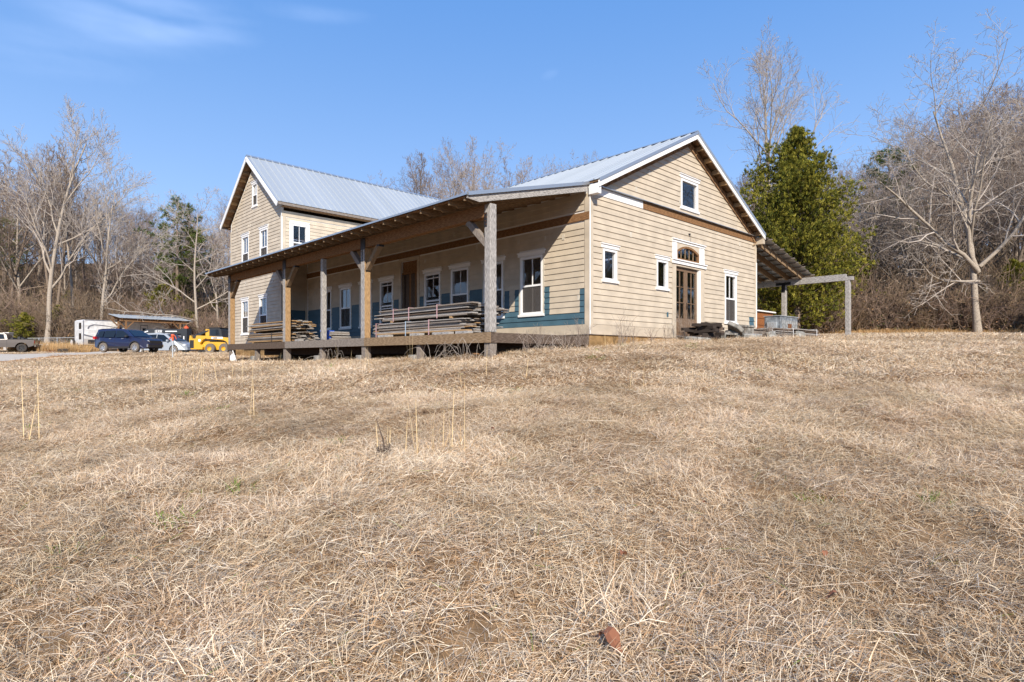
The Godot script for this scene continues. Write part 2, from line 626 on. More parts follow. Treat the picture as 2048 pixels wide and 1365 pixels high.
	func put(called: String, mat: Material, parent: Node) -> MeshInstance3D:
		var o := MeshInstance3D.new()
		o.name = called
		o.mesh = mesh()
		o.material_override = mat
		parent.add_child(o, true)
		return o


func numbered(called: String) -> String:
	names[called] = names.get(called, -1) + 1
	return called if names[called] == 0 else "%s_%03d" % [called, names[called]]


func thing(called: String, label: String, category: String, where := Vector3.ZERO, turn := 0.0, group := "") -> Node3D:
	var o := Node3D.new()
	o.name = numbered(called)
	add_child(o)
	o.position = where
	o.rotation.y = turn
	tag(o, label, category, group)
	return o


func tag(o: Node, label: String, category: String, group := "") -> void:
	o.set_meta("label", label)
	o.set_meta("category", category)
	if group:
		o.set_meta("group", group)


func inst(called: String, mesh: Mesh, mat: Material, parent: Node, t: Transform3D) -> MeshInstance3D:
	var o := MeshInstance3D.new()
	o.name = called
	o.mesh = mesh
	o.material_override = mat
	o.transform = t
	parent.add_child(o, true)
	return o


func hub(called: String, parent: Node, t := Transform3D()) -> Node3D:
	var o := Node3D.new()
	o.name = called
	o.transform = t
	parent.add_child(o, true)
	return o


func boxed(called: String, lo: Vector3, hi: Vector3, mat: Material, parent: Node) -> MeshInstance3D:
	var m := MB.new()
	m.box(lo, hi)
	return m.put(called, mat, parent)


# ---------------------------------------------------------------- materials
func noise_tex(seed_: int, freq: float, lo: Color, hi: Color, octaves := 4, size := 512, mid = null) -> NoiseTexture2D:
	var n := FastNoiseLite.new()
	n.seed = seed_
	n.frequency = freq
	n.fractal_octaves = octaves
	var t := NoiseTexture2D.new()
	t.width = size
	t.height = size
	t.seamless = true
	t.noise = n
	var g := Gradient.new()
	g.set_color(0, lo)
	g.set_color(1, hi)
	if mid != null:
		g.add_point(0.5, mid)
	t.color_ramp = g
	return t


func paint(called: String, col: Color, rough := 0.8, metal := 0.0, tex: Texture2D = null, scale := Vector3.ONE, in_world := false) -> StandardMaterial3D:
	# col is a linear base colour
	var m := StandardMaterial3D.new()
	m.resource_name = called
	m.albedo_color = col.linear_to_srgb()
	m.roughness = rough
	m.metallic = metal
	if rough > 0.84:
		m.specular_mode = BaseMaterial3D.SPECULAR_DISABLED
	if tex:
		m.albedo_texture = tex
		m.uv1_triplanar = true
		m.uv1_world_triplanar = in_world
		m.uv1_scale = scale
	M[called] = m
	return m


func relief(m: StandardMaterial3D, tex: Texture2D, amount: float) -> void:
	m.heightmap_enabled = true
	m.heightmap_texture = tex
	m.heightmap_scale = amount


func make_materials() -> void:
	var soft := noise_tex(1, 0.01, Color(0.82, 0.82, 0.82), Color(1, 1, 1), 5)
	var blot := noise_tex(2, 0.008, Color(0.55, 0.55, 0.55), Color(1, 1, 1), 6)
	var grain := noise_tex(3, 0.03, Color(0.5, 0.47, 0.45), Color(1, 1, 1), 5)
	var streak := noise_tex(13, 0.035, Color(0.22, 0.21, 0.20), Color(1, 1, 1), 5, 512, Color(0.8, 0.8, 0.8))
	var speck := noise_tex(4, 0.08, Color(0.5, 0.5, 0.5), Color(1, 1, 1), 3)
	var bark := noise_tex(5, 0.03, Color(0.55, 0.52, 0.5), Color(1, 1, 1), 5)
	var soil := paint("soil", Color(1, 1, 1), 0.95, 0.0, noise_tex(6, 0.02, Color(0.62, 0.6, 0.58), Color(1, 1, 1), 6), Vector3.ONE * 0.45, true)
	soil.vertex_color_use_as_albedo = true

	paint("gravel", Color(0.72, 0.64, 0.54), 0.9, 0.0, noise_tex(14, 0.08, Color(0.72, 0.72, 0.72), Color(1, 1, 1), 3), Vector3.ONE * 0.5, true)
	var straw := paint("straw", Color(1, 1, 1), 0.9)
	straw.vertex_color_use_as_albedo = true
	straw.backlight_enabled = true
	straw.backlight = Color(0.65, 0.65, 0.65)
	# house
	for k in 4:
		var f: float = [1.0, 1.0, 1.0, 1.0][k]
		paint("siding%d" % k, Color(0.63 * f, 0.535 * f, 0.41 * f), 0.7, 0.0, soft, Vector3.ONE * 0.35, true)
	paint("blue_siding", Color(0.070, 0.145, 0.19), 0.6, 0.0, soft, Vector3.ONE * 0.4, true)
	paint("primed", Color(0.66, 0.60, 0.50), 0.75, 0.0, soft, Vector3.ONE * 0.6, true)
	paint("white_paint", Color(0.80, 0.79, 0.77), 0.5)
	paint("vinyl", Color(0.82, 0.82, 0.82), 0.35)
	paint("drywall", Color(0.74, 0.73, 0.70), 0.9)
	paint("subfloor", Color(0.30, 0.23, 0.15), 0.9, 0.0, blot, Vector3.ONE * 0.4, true)
	paint("footing", Color(0.50, 0.32, 0.15), 0.9, 0.0, blot, Vector3.ONE * 0.7, true)
	var glass := StandardMaterial3D.new()
	glass.resource_name = "window_glass"
	glass.transparency = BaseMaterial3D.TRANSPARENCY_ALPHA
	glass.albedo_color = Color(0.10, 0.12, 0.12, 0.12)
	glass.roughness = 0.02
	glass.metallic_specular = 0.5
	M["glass"] = glass
	var screen := paint("insect_screen", Color(0.10, 0.09, 0.085), 0.9)
	screen.transparency = BaseMaterial3D.TRANSPARENCY_ALPHA
	screen.albedo_color.a = 0.55
	for k in 3:
		paint("metal%d" % k, [Color(0.43, 0.46, 0.475), Color(0.415, 0.445, 0.46), Color(0.445, 0.475, 0.49)][k], 0.4, 0.3)
	paint("flashing", Color(0.46, 0.49, 0.52), 0.35, 0.7)
	paint("dark_metal", Color(0.018, 0.018, 0.02), 0.5, 0.2)
	# wood: the grain runs along x (planks), y (posts) or z
	for axis in 3:
		var s: Vector3 = [Vector3(0.35, 5, 5), Vector3(5, 0.35, 5), Vector3(5, 5, 0.35)][axis]
		var ax: String = ["x", "y", "z"][axis]
		paint("grey_wood_" + ax, Color(0.43, 0.385, 0.34), 0.9, 0.0, grain, s)
		paint("brown_wood_" + ax, Color(0.43, 0.25, 0.13), 0.85, 0.0, grain, s)
		paint("fresh_wood_" + ax, Color(0.70, 0.47, 0.25), 0.85, 0.0, grain, s)
		paint("dark_wood_" + ax, Color(0.23, 0.18, 0.145), 0.9, 0.0, grain, s)
		paint("tan_wood_" + ax, Color(0.47, 0.345, 0.22), 0.9, 0.0, grain, s)
		paint("door_wood_" + ax, Color(0.33, 0.22, 0.135), 0.6, 0.0, grain, s)
		paint("silver_wood_" + ax, Color(0.62, 0.585, 0.55), 0.9, 0.0, streak, s)
	paint("soffit_wood", Color(0.40, 0.24, 0.135), 0.9, 0.0, blot, Vector3.ONE * 1.5, true)
	paint("concrete", Color(0.42, 0.40, 0.36), 0.92, 0.0, blot, Vector3.ONE * 0.9)
	paint("pale_concrete", Color(0.55, 0.54, 0.50), 0.92, 0.0, blot, Vector3.ONE * 0.9)
	# trees
	for k in 4:
		paint("bark%d" % k, [Color(0.50, 0.43, 0.355), Color(0.36, 0.29, 0.23), Color(0.62, 0.55, 0.46), Color(0.24, 0.18, 0.14)][k], 0.95, 0.0, bark, Vector3(1.2, 0.5, 1.2))
	for k in 4:
		paint("twig%d" % k, [Color(0.34, 0.28, 0.235), Color(0.27, 0.21, 0.175), Color(0.46, 0.40, 0.345), Color(0.19, 0.145, 0.115)][k], 0.95)
	for k in 2:
		var leaf := paint("needle%d" % k, Color(1, 1, 1), 0.9)
		leaf.vertex_color_use_as_albedo = true
		leaf.backlight_enabled = true
		leaf.backlight = Color(0.3, 0.3, 0.3)
	# vehicles and yard things
	for a in [["navy", Color(0.010, 0.015, 0.055)], ["silver", Color(0.33, 0.36, 0.40)], ["tan_truck", Color(0.10, 0.08, 0.065)], ["yellow", Color(0.72, 0.40, 0.03)]]:
		var m := paint(a[0], a[1], 0.4, 0.15)
		m.clearcoat_enabled = true
		m.clearcoat = 0.7
		m.clearcoat_roughness = 0.08
	paint("rubber", Color(0.06, 0.054, 0.05), 0.9)
	paint("dusty_rubber", Color(0.16, 0.14, 0.12), 0.95)
	paint("black_plastic", Color(0.022, 0.022, 0.024), 0.6)
	paint("alloy", Color(0.55, 0.55, 0.56), 0.3, 0.8)
	paint("auto_glass", Color(0.01, 0.013, 0.016), 0.04)
	M.auto_glass.metallic_specular = 0.55
	paint("clear_lamp", Color(0.75, 0.76, 0.78), 0.15)
	paint("red_lamp", Color(0.42, 0.012, 0.012), 0.25)
	paint("camper_white", Color(0.78, 0.77, 0.75), 0.45, 0.0, soft, Vector3.ONE * 0.4)
	paint("camper_grey", Color(0.42, 0.39, 0.36), 0.5)
	paint("stripe_grey", Color(0.14, 0.14, 0.16), 0.5)
	paint("trailer_black", Color(0.03, 0.033, 0.038), 0.5)
	paint("red_iron", Color(0.62, 0.10, 0.035), 0.6)
	paint("galvanised", Color(0.50, 0.53, 0.55), 0.5, 0.4)
	paint("steel_grey", Color(0.40, 0.44, 0.48), 0.55, 0.25, blot, Vector3.ONE * 0.8)
	paint("pale_steel", Color(0.50, 0.51, 0.50), 0.6, 0.1, blot, Vector3.ONE * 1.4)
	paint("orange_wood", Color(0.50, 0.19, 0.055), 0.8, 0.0, grain, Vector3(0.6, 5, 5))
	paint("blue_plastic", Color(0.02, 0.10, 0.55), 0.45)
	paint("white_plastic", Color(0.82, 0.82, 0.82), 0.5)
	paint("pink_strap", Color(0.48, 0.30, 0.31), 0.6)
	paint("pale_blue_strap", Color(0.35, 0.45, 0.55), 0.6)
	paint("dead_leaf", Color(0.22, 0.085, 0.04), 0.8)
	paint("rust", Color(0.30, 0.13, 0.06), 0.9, 0.0, blot, Vector3.ONE * 1.2)
	paint("char", Color(0.05, 0.04, 0.035), 0.95)


# ---------------------------------------------------------------- the house
var house: Node3D
var board_mesh: ArrayMesh
var unit_box: ArrayMesh
var panel_meshes := {}
const COURSE := 0.178
const SIDING_FOOT := 1.015

# walls: origin, turn; u runs along the wall, v is h, z points outdoors
func wall_frame(which: String) -> Transform3D:
	match which:
		"porch":
			return Transform3D(Basis(Vector3.UP, -PI / 2), Vector3.ZERO)
		"wing_gable":
			return Transform3D(Basis(Vector3.UP, -PI / 2), Vector3(-1.31, 0, 0))
		"wing_eave":
			return Transform3D(Basis(), Vector3(0, 0, -18.48))
	return Transform3D()


func part(called: String, t := Transform3D()) -> Node3D:
	var o := hub(called, house, t)
	o.position += Vector3(0, -HOUSE_BASE, 0)
	return o


func hput(mb: MB, called: String, mat: Material, parent: Node = null) -> MeshInstance3D:
	var o := mb.put(called, mat, parent if parent else house)
	if parent == null or parent == house:
		o.position.y -= HOUSE_BASE
	return o


func hbox(called: String, lo: Vector3, hi: Vector3, mat: Material, parent: Node = null) -> MeshInstance3D:
	var m := MB.new()
	m.box(lo, hi)
	return hput(m, called, mat, parent)


func top_at(u: float, peak) -> float:
	# height of the wall under the roof: peak = [u of ridge, h of ridge, slope] or a plain height
	return peak[1] - absf(u - peak[0]) * peak[2] if peak is Array else peak


# the structural wall behind the boards, with real openings
func sheathing(parent: Node3D, u0: float, u1: float, v0: float, peak, holes: Array, mat: Material) -> void:
	var cuts := [u0, u1]
	for r in holes:
		cuts.append(r[0])
		cuts.append(r[1])
	if peak is Array:
		cuts.append(peak[0])
	cuts.sort()
	var m := MB.new()
	for k in cuts.size() - 1:
		var a: float = cuts[k]
		var b: float = cuts[k + 1]
		if b - a < 0.001:
			continue
		var mid := (a + b) * 0.5
		var spans := []
		for r in holes:
			if mid > r[0] and mid < r[1]:
				spans.append([r[2], r[3]])
		spans.sort_custom(func(p, q): return p[0] < q[0])
		var v := v0
		for s in spans:
			if s[0] > v:
				m.box(Vector3(a, v, -0.14), Vector3(b, s[0], 0.0))
			v = s[1]
		var ta := top_at(a, peak)
		var tb := top_at(b, peak)
		m.hexa([Vector3(a, v, 0), Vector3(b, v, 0), Vector3(b, v, -0.14), Vector3(a, v, -0.14), Vector3(a, ta, 0), Vector3(b, tb, 0), Vector3(b, tb, -0.14), Vector3(a, ta, -0.14)])
	m.put("sheathing", mat, parent)


# lap boards, one object each: paint(u, v) names the material
func clad(parent: Node3D, u0: float, u1: float, v0: float, peak, skip: Array, colour: Callable, breaks: PackedFloat32Array = [], joint := 3.66) -> void:
	var v := v0
	var row := 0
	while true:
		var top := v + COURSE
		var a := u0
		var b := u1
		if peak is Array:
			var run: float = (peak[1] - (v + COURSE * 0.55)) / peak[2]
			if run < 0.15:
				break
			a = maxf(a, peak[0] - run)
			b = minf(b, peak[0] + run)
		else:
			if v > peak - 0.05:
				break
			top = minf(top, peak)
		var cuts := [[a, b]]
		for r in skip:
			if minf(r[3], top) - maxf(r[2], v) < COURSE * 0.4:
				continue
			var left := []
			for s in cuts:
				if r[1] <= s[0] or r[0] >= s[1]:
					left.append(s)
					continue
				if r[0] - s[0] > 0.02:
					left.append([s[0], r[0]])
				if s[1] - r[1] > 0.02:
					left.append([r[1], s[1]])
			cuts = left
		for s in cuts:
			var ends := [s[0], s[1]]
			for x in breaks:
				if x > s[0] + 0.03 and x < s[1] - 0.03:
					ends.append(x)
			var j: float = s[0] + fmod(row * 1.37 + 0.9, joint)
			while j < s[1] - 0.3:
				if j > s[0] + 0.3:
					ends.append(j)
				j += joint
			ends.sort()
			for k in ends.size() - 1:
				var l: float = ends[k + 1] - ends[k]
				if l < 0.01:
					continue
				var mid: float = (ends[k + 1] + ends[k]) * 0.5
				if l > 0.8 and rng.randf() < 0.10:
					var e: float = ends[k] + 0.04 if rng.randf() < 0.5 else ends[k + 1] - 0.05
					inst("primer_patch", unit_box, M.primed, parent, Transform3D(Basis().scaled(Vector3(rng.randf_range(0.04, 0.09), (top - v) * 0.86, 0.03)), Vector3(e, (v + top) * 0.5, 0.0135)))
				inst("siding_board", board_mesh, M[colour.call(mid, (v + top) * 0.5)], parent, Transform3D(Basis().scaled(Vector3(l - 0.003, top - v, 1)), Vector3(mid, v, 0.001 * rng.randf())))
		v = top
		row += 1


# batches of the same paint, mixed at random over every wall
func cream(_u: float, _v: float) -> String:
	return "siding%d" % (rng.randi() % 4)


func porch_colour(u: float, v: float) -> String:
	var step := (v - SIDING_FOOT) / COURSE
	var blue := step < 8.0
	if u > -4.2:
		blue = step < 7.0
	if u > -3.39 and u < -3.13:
		blue = step < 3.0
	if u > -1.57:
		blue = step < 2.0
	if u > -0.35:
		blue = step < 6.0
	return "blue_siding" if blue else cream(u, v)


func wing_porch_colour(u: float, v: float) -> String:
	return "blue_siding" if v < SIDING_FOOT + 8.0 * COURSE and u < -0.1 else cream(u, v)


func gable_colour(u: float, v: float) -> String:
	return "blue_siding" if u > 10.55 and u < 11.0 and v < SIDING_FOOT + 4.0 * COURSE and v > SIDING_FOOT + COURSE else cream(u, v)


# windows: local origin at the middle of the frame's foot, z outdoors
func window(frame: Transform3D, u: float, v: float, w: float, h: float, kind := "double", cap := 1.0, label := "", slip := 0.0) -> Node3D:
	var o := part("window", frame * Transform3D(Basis(), Vector3(u, v, 0)))
	if label:
		o.set_meta("label", label)
	var f := MB.new()
	var t := 0.065 if w > 0.75 else 0.055
	var hw := w * 0.5
	f.box(Vector3(-hw, 0, -0.10), Vector3(-hw + t, h, 0.035))
	f.box(Vector3(hw - t, 0, -0.10), Vector3(hw, h, 0.035))
	f.box(Vector3(-hw + t, h - t, -0.10), Vector3(hw - t, h, 0.032))
	f.box(Vector3(-hw + t, 0, -0.10), Vector3(hw - t, t, 0.032))
	f.put("frame", M.vinyl, o)
	var gl := -0.03
	if kind == "double":
		var mid := h * 0.495
		var rail := MB.new()
		rail.box(Vector3(-hw + t, mid - 0.03 + slip, -0.055), Vector3(hw - t, mid + 0.03 + slip, 0.012))
		rail.put("meeting_rail", M.vinyl, o)
		if slip != 0.0:
			var rail2 := MB.new()
			rail2.box(Vector3(-hw + t, h - 0.2, -0.07), Vector3(hw - t, h - 0.165, -0.012))
			rail2.box(Vector3(-hw + t, mid - 0.25, -0.05), Vector3(hw - t, mid - 0.215, 0.01))
			rail2.put("sash_rail", M.vinyl, o)
		for s in 2:
			var y0 := t if s == 0 else mid + 0.03
			var y1 := mid - 0.03 if s == 0 else h - t
			for q in 2:
				var x0 := -hw + t if q == 0 else 0.009
				var x1 := -0.009 if q == 0 else hw - t
				var p := MB.new()
				p.box(Vector3(x0, y0, gl - 0.003 - 0.02 * (1 - s)), Vector3(x1, y1, gl - 0.02 * (1 - s)))
				p.put("pane", M.glass, o)
			var bar := MB.new()
			bar.box(Vector3(-0.009, y0, gl - 0.03), Vector3(0.009, y1, gl + 0.012))
			bar.put("muntin", M.vinyl, o)
		var sc := MB.new()
		sc.box(Vector3(-hw + t, t, gl + 0.016), Vector3(hw - t, mid - 0.03, gl + 0.018))
		sc.put("insect_screen", M.insect_screen, o)
	else:
		var p := MB.new()
		p.box(Vector3(-hw + t, t, gl - 0.004), Vector3(hw - t, h - t, gl))
		p.put("pane", M.glass, o)
	for s in [-1.0, 1.0]:
		var cs := MB.new()
		cs.box(Vector3(minf(s * hw, s * (hw + 0.07)), -0.02, 0.0), Vector3(maxf(s * hw, s * (hw + 0.07)), h + 0.03, 0.026))
		cs.put("casing", M.primed if cap > 0.0 else M.white_paint, o)
	var sl := MB.new()
	sl.box(Vector3(-hw - 0.085, -0.075, 0.0), Vector3(hw + 0.085, -0.001, 0.065))
	sl.put("sill", M.white_paint, o)
	var hd := MB.new()
	hd.box(Vector3(-hw - 0.11, h + 0.035, 0.0), Vector3(hw + 0.11, h + 0.135, 0.045))
	hd.box(Vector3(-hw - 0.13, h + 0.136, 0.0), Vector3(hw + 0.13, h + 0.165, 0.075))
	hd.put("head_cap", M.white_paint, o)
	return o


func hole(u: float, v: float, w: float, h: float) -> Array:
	return [u - w * 0.5, u + w * 0.5, v, v + h]


func trimmed(u: float, v: float, w: float, h: float) -> Array:
	return [u - w * 0.5 - 0.07, u + w * 0.5 + 0.07, v - 0.07, v + h + 0.13]


# a ribbed roof sheet of that width, one metre long down the slope (z), y up off the roof
func sheet(width: float) -> ArrayMesh:
	if not panel_meshes.has(width):
		var m := MB.new()
		var pts := [Vector2(-width / 2, 0)]
		var n := 2
		for k in n:
			var c := -width / 2 + width * (k + 0.5) / n
			pts.append_array([Vector2(c - 0.034, 0), Vector2(c - 0.016, 0.036), Vector2(c + 0.016, 0.036), Vector2(c + 0.034, 0)])
		pts.append(Vector2(width / 2, 0))
		for k in pts.size() - 1:
			var a: Vector2 = pts[k]
			var b: Vector2 = pts[k + 1]
			m.quad(Vector3(a.x, a.y, 1), Vector3(b.x, b.y, 1), Vector3(b.x, b.y, 0), Vector3(a.x, a.y, 0))
			m.quad(Vector3(a.x, -0.004, 0), Vector3(b.x, -0.004, 0), Vector3(b.x, -0.004, 1), Vector3(a.x, -0.004, 1))
			m.quad(Vector3(a.x, -0.004, 1), Vector3(b.x, -0.004, 1), Vector3(b.x, b.y, 1), Vector3(a.x, a.y, 1))
		panel_meshes[width] = m.mesh()
	return panel_meshes[width]


# sheets from start to stop along a ridge line; top_edge and low_edge are points at the start end
func roof_sheets(parent: Node3D, top_edge: Vector3, low_edge: Vector3, along: Vector3, length: float, width := 0.8) -> void:
	var down := low_edge - top_edge
	var z := down.normalized()
	var y := z.cross(along.normalized())
	var x := along.normalized()
	if y.y < 0.0:
		y = -y
		x = -x
	var n := int(round(length / width))
	var w := snappedf(length / n, 0.0001)
	for k in n:
		var o := top_edge + along.normalized() * (w * (k + 0.5))
		inst("roof_panel", sheet(w), M["metal%d" % (rng.randi() % 3)], parent, Transform3D(Basis(x, y, z * down.length()), o))


func slab(called: String, a: Vector3, b: Vector3, c: Vector3, d: Vector3, thick: float, mat: Material, parent: Node) -> MeshInstance3D:
	# a plate whose upper face is a b c d (counter-clockwise from above)
	var n := (b - a).cross(c - a).normalized() * thick
	var m := MB.new()
	m.hexa([a - n, b - n, c - n, d - n, a, b, c, d])
	return m.put(called, mat, parent)


func farmhouse() -> void:
	house = thing("farmhouse", "tan lap-sided farmhouse with ribbed metal roofs and a long timber porch", "house", corner + Vector3(0, EYE + HOUSE_BASE, 0), deg_to_rad(HOUSE_TURN))
	var bm := MB.new()
	bm.hexa([Vector3(-0.5, 0, 0.031), Vector3(0.5, 0, 0.031), Vector3(0.5, 0, 0.0), Vector3(-0.5, 0, 0.0), Vector3(-0.5, 1, 0.007), Vector3(0.5, 1, 0.007), Vector3(0.5, 1, 0.0), Vector3(-0.5, 1, 0.0)])
	board_mesh = bm.mesh()
	var ub := MB.new()
	ub.box(Vector3(-0.5, -0.5, -0.5), Vector3(0.5, 0.5, 0.5))
	unit_box = ub.mesh()
	house_shell()
	gable_wall()
	porch_wall()
	wing_walls()
	main_roof()
	wing_roof()
	porch()
	lean_to()


func house_shell() -> void:
	# footing, floors and the walls the photograph does not show
	hbox("footing", Vector3(0.03, -0.6, -18.3), Vector3(11.17, 0.70, -0.03), M.footing)
	hbox("footing", Vector3(-1.28, -0.6, -25.53), Vector3(11.17, 0.70, -18.51), M.footing)
	hbox("floor", Vector3(0.14, 0.702, -18.3), Vector3(11.06, 0.74, -0.15), M.subfloor)
	hbox("floor", Vector3(-1.16, 0.702, -25.4), Vector3(11.06, 0.74, -18.64), M.subfloor)
	hbox("upper_floor", Vector3(-1.16, 4.0, -25.4), Vector3(11.06, 4.25, -18.64), M.subfloor)
	hbox("side_wall", Vector3(11.06, 0.71, -18.47), Vector3(11.2, 4.9, -0.16), M.siding0)
	hbox("side_wall", Vector3(11.06, 0.71, -25.42), Vector3(11.2, 7.4, -18.62), M.siding0)
	hbox("rear_wall", Vector3(-1.3, 0.71, -25.56), Vector3(11.2, 7.4, -25.44), M.siding0)
	hbox("partition", Vector3(0.15, 0.75, -7.1), Vector3(11.0, 4.7, -7.0), M.drywall)
	var g := MB.new()
	g.prism(PackedVector2Array([Vector2(18.48, 7.4), Vector2(25.56, 7.4), Vector2(22.02, 10.2)]), 0.0, 0.12)
	var o := hput(g, "rear_gable", M.siding0)
	o.rotation.y = PI / 2
	o.position += Vector3(11.08, 0, 0)


func gable_wall() -> void:
	var wall := part("gable_wall")
	var peak := [5.6, 7.86, 0.5]
	var holes := [hole(0.975, 2.38, 0.67, 0.93), hole(3.905, 2.38, 0.67, 0.93), hole(8.895, 1.42, 0.97, 1.89), hole(5.71, 5.36, 1.16, 1.01), [4.80, 6.52, 0.78, 3.24], [4.86, 6.40, 3.5, 4.0]]
	sheathing(wall, 0.0, 11.2, 0.70, peak, holes, M.drywall)
	var skip := [trimmed(0.975, 2.38, 0.67, 0.93), trimmed(3.905, 2.38, 0.67, 0.93), trimmed(8.895, 1.42, 0.97, 1.89), [4.54, 6.78, 0.7, 4.17]]
	clad(wall, 0.15, 11.06, SIDING_FOOT, 4.86, skip, gable_colour, [10.55, 11.0])
	clad(wall, 0.06, 11.14, 5.165, [5.6, 7.80, 0.5], [trimmed(5.71, 5.36, 1.16, 1.01)], cream)
	# flat trim
	boxed("corner_board", Vector3(-0.032, 0.72, 0.0), Vector3(0.145, 4.86, 0.032), M.siding1, wall)
	boxed("corner_board", Vector3(11.065, 0.72, 0.0), Vector3(11.23, 4.86, 0.032), M.siding1, wall)
	boxed("corner_bead", Vector3(-0.040, 0.72, 0.033), Vector3(0.0, 4.82, 0.045), M.white_paint, wall)
	boxed("corner_bead", Vector3(11.17, 1.3, 0.033), Vector3(11.235, 4.05, 0.045), M.white_paint, wall)
	boxed("skirt_board", Vector3(0.146, 0.712, 0.0), Vector3(4.53, 1.008, 0.024), M.siding2, wall)
	boxed("skirt_board", Vector3(6.79, 0.712, 0.0), Vector3(11.064, 1.008, 0.024), M.siding2, wall)
	boxed("white_band", Vector3(0.15, 4.875, 0.0), Vector3(2.74, 5.10, 0.03), M.white_paint, wall)
	boxed("timber_band", Vector3(2.742, 4.875, 0.0), Vector3(11.2, 5.10, 0.035), M.brown_wood_x, wall)
	var fl := MB.new()
	fl.hexa([Vector3(0.0, 5.115, 0.13), Vector3(11.2, 5.115, 0.13), Vector3(11.2, 5.115, 0.0), Vector3(0.0, 5.115, 0.0), Vector3(0.0, 5.135, 0.13), Vector3(11.2, 5.135, 0.13), Vector3(11.2, 5.164, 0.0), Vector3(0.0, 5.164, 0.0)])
	fl.put("flashing", M.flashing, wall)
	# bare primer patches over nail heads
	for p in [[3.05, 6.05], [5.0, 5.45], [2.0, 3.85], [9.6, 4.55], [2.3, 5.35]]:
		boxed("primer_patch", Vector3(p[0], p[1], 0.0), Vector3(p[0] + 0.11, p[1] + 0.16, 0.031), M.primed, wall)
	boxed("outlet_box", Vector3(4.18, 1.42, 0.02), Vector3(4.25, 1.58, 0.05), M.blue_siding, wall)
	var lamp := MB.new()
	lamp.rod(Vector3(5.65, 4.45, 0.02), Vector3(5.65, 4.45, 0.08), 0.035)
	lamp.tube(PackedVector3Array([Vector3(5.65, 4.45, 0.08), Vector3(5.66, 4.36, 0.1), Vector3(5.72, 4.22, 0.06)]), PackedFloat32Array([0.006, 0.006, 0.006]), 4)
	lamp.put("lamp_wire", M.dark_metal, wall)
	for q in [[Vector3(6.02, 7.55, 0.06), Vector3(6.12, 7.45, 0.1), Vector3(6.05, 7.35, 0.06)], [Vector3(10.85, 4.98, 0.06), Vector3(10.98, 4.85, 0.14), Vector3(10.82, 4.72, 0.06)]]:
		var cord := MB.new()
		cord.tube(PackedVector3Array(q), PackedFloat32Array([0.018, 0.018, 0.018]), 5)
		cord.put("yellow_cord", M.fresh_wood_y, wall)
	var id := Transform3D()
	window(id, 0.975, 2.38, 0.67, 0.93, "fixed", 1.0, "small fixed window near the porch corner")
	window(id, 3.905, 2.38, 0.67, 0.93, "fixed", 1.0, "small fixed window beside the arched doorway")
	window(id, 8.895, 1.42, 0.97, 1.89, "double", 1.0, "tall sash window in the gable wall")
	window(id, 5.71, 5.36, 1.16, 1.01, "fixed", 1.0, "square window high in the gable")
	french_doors()


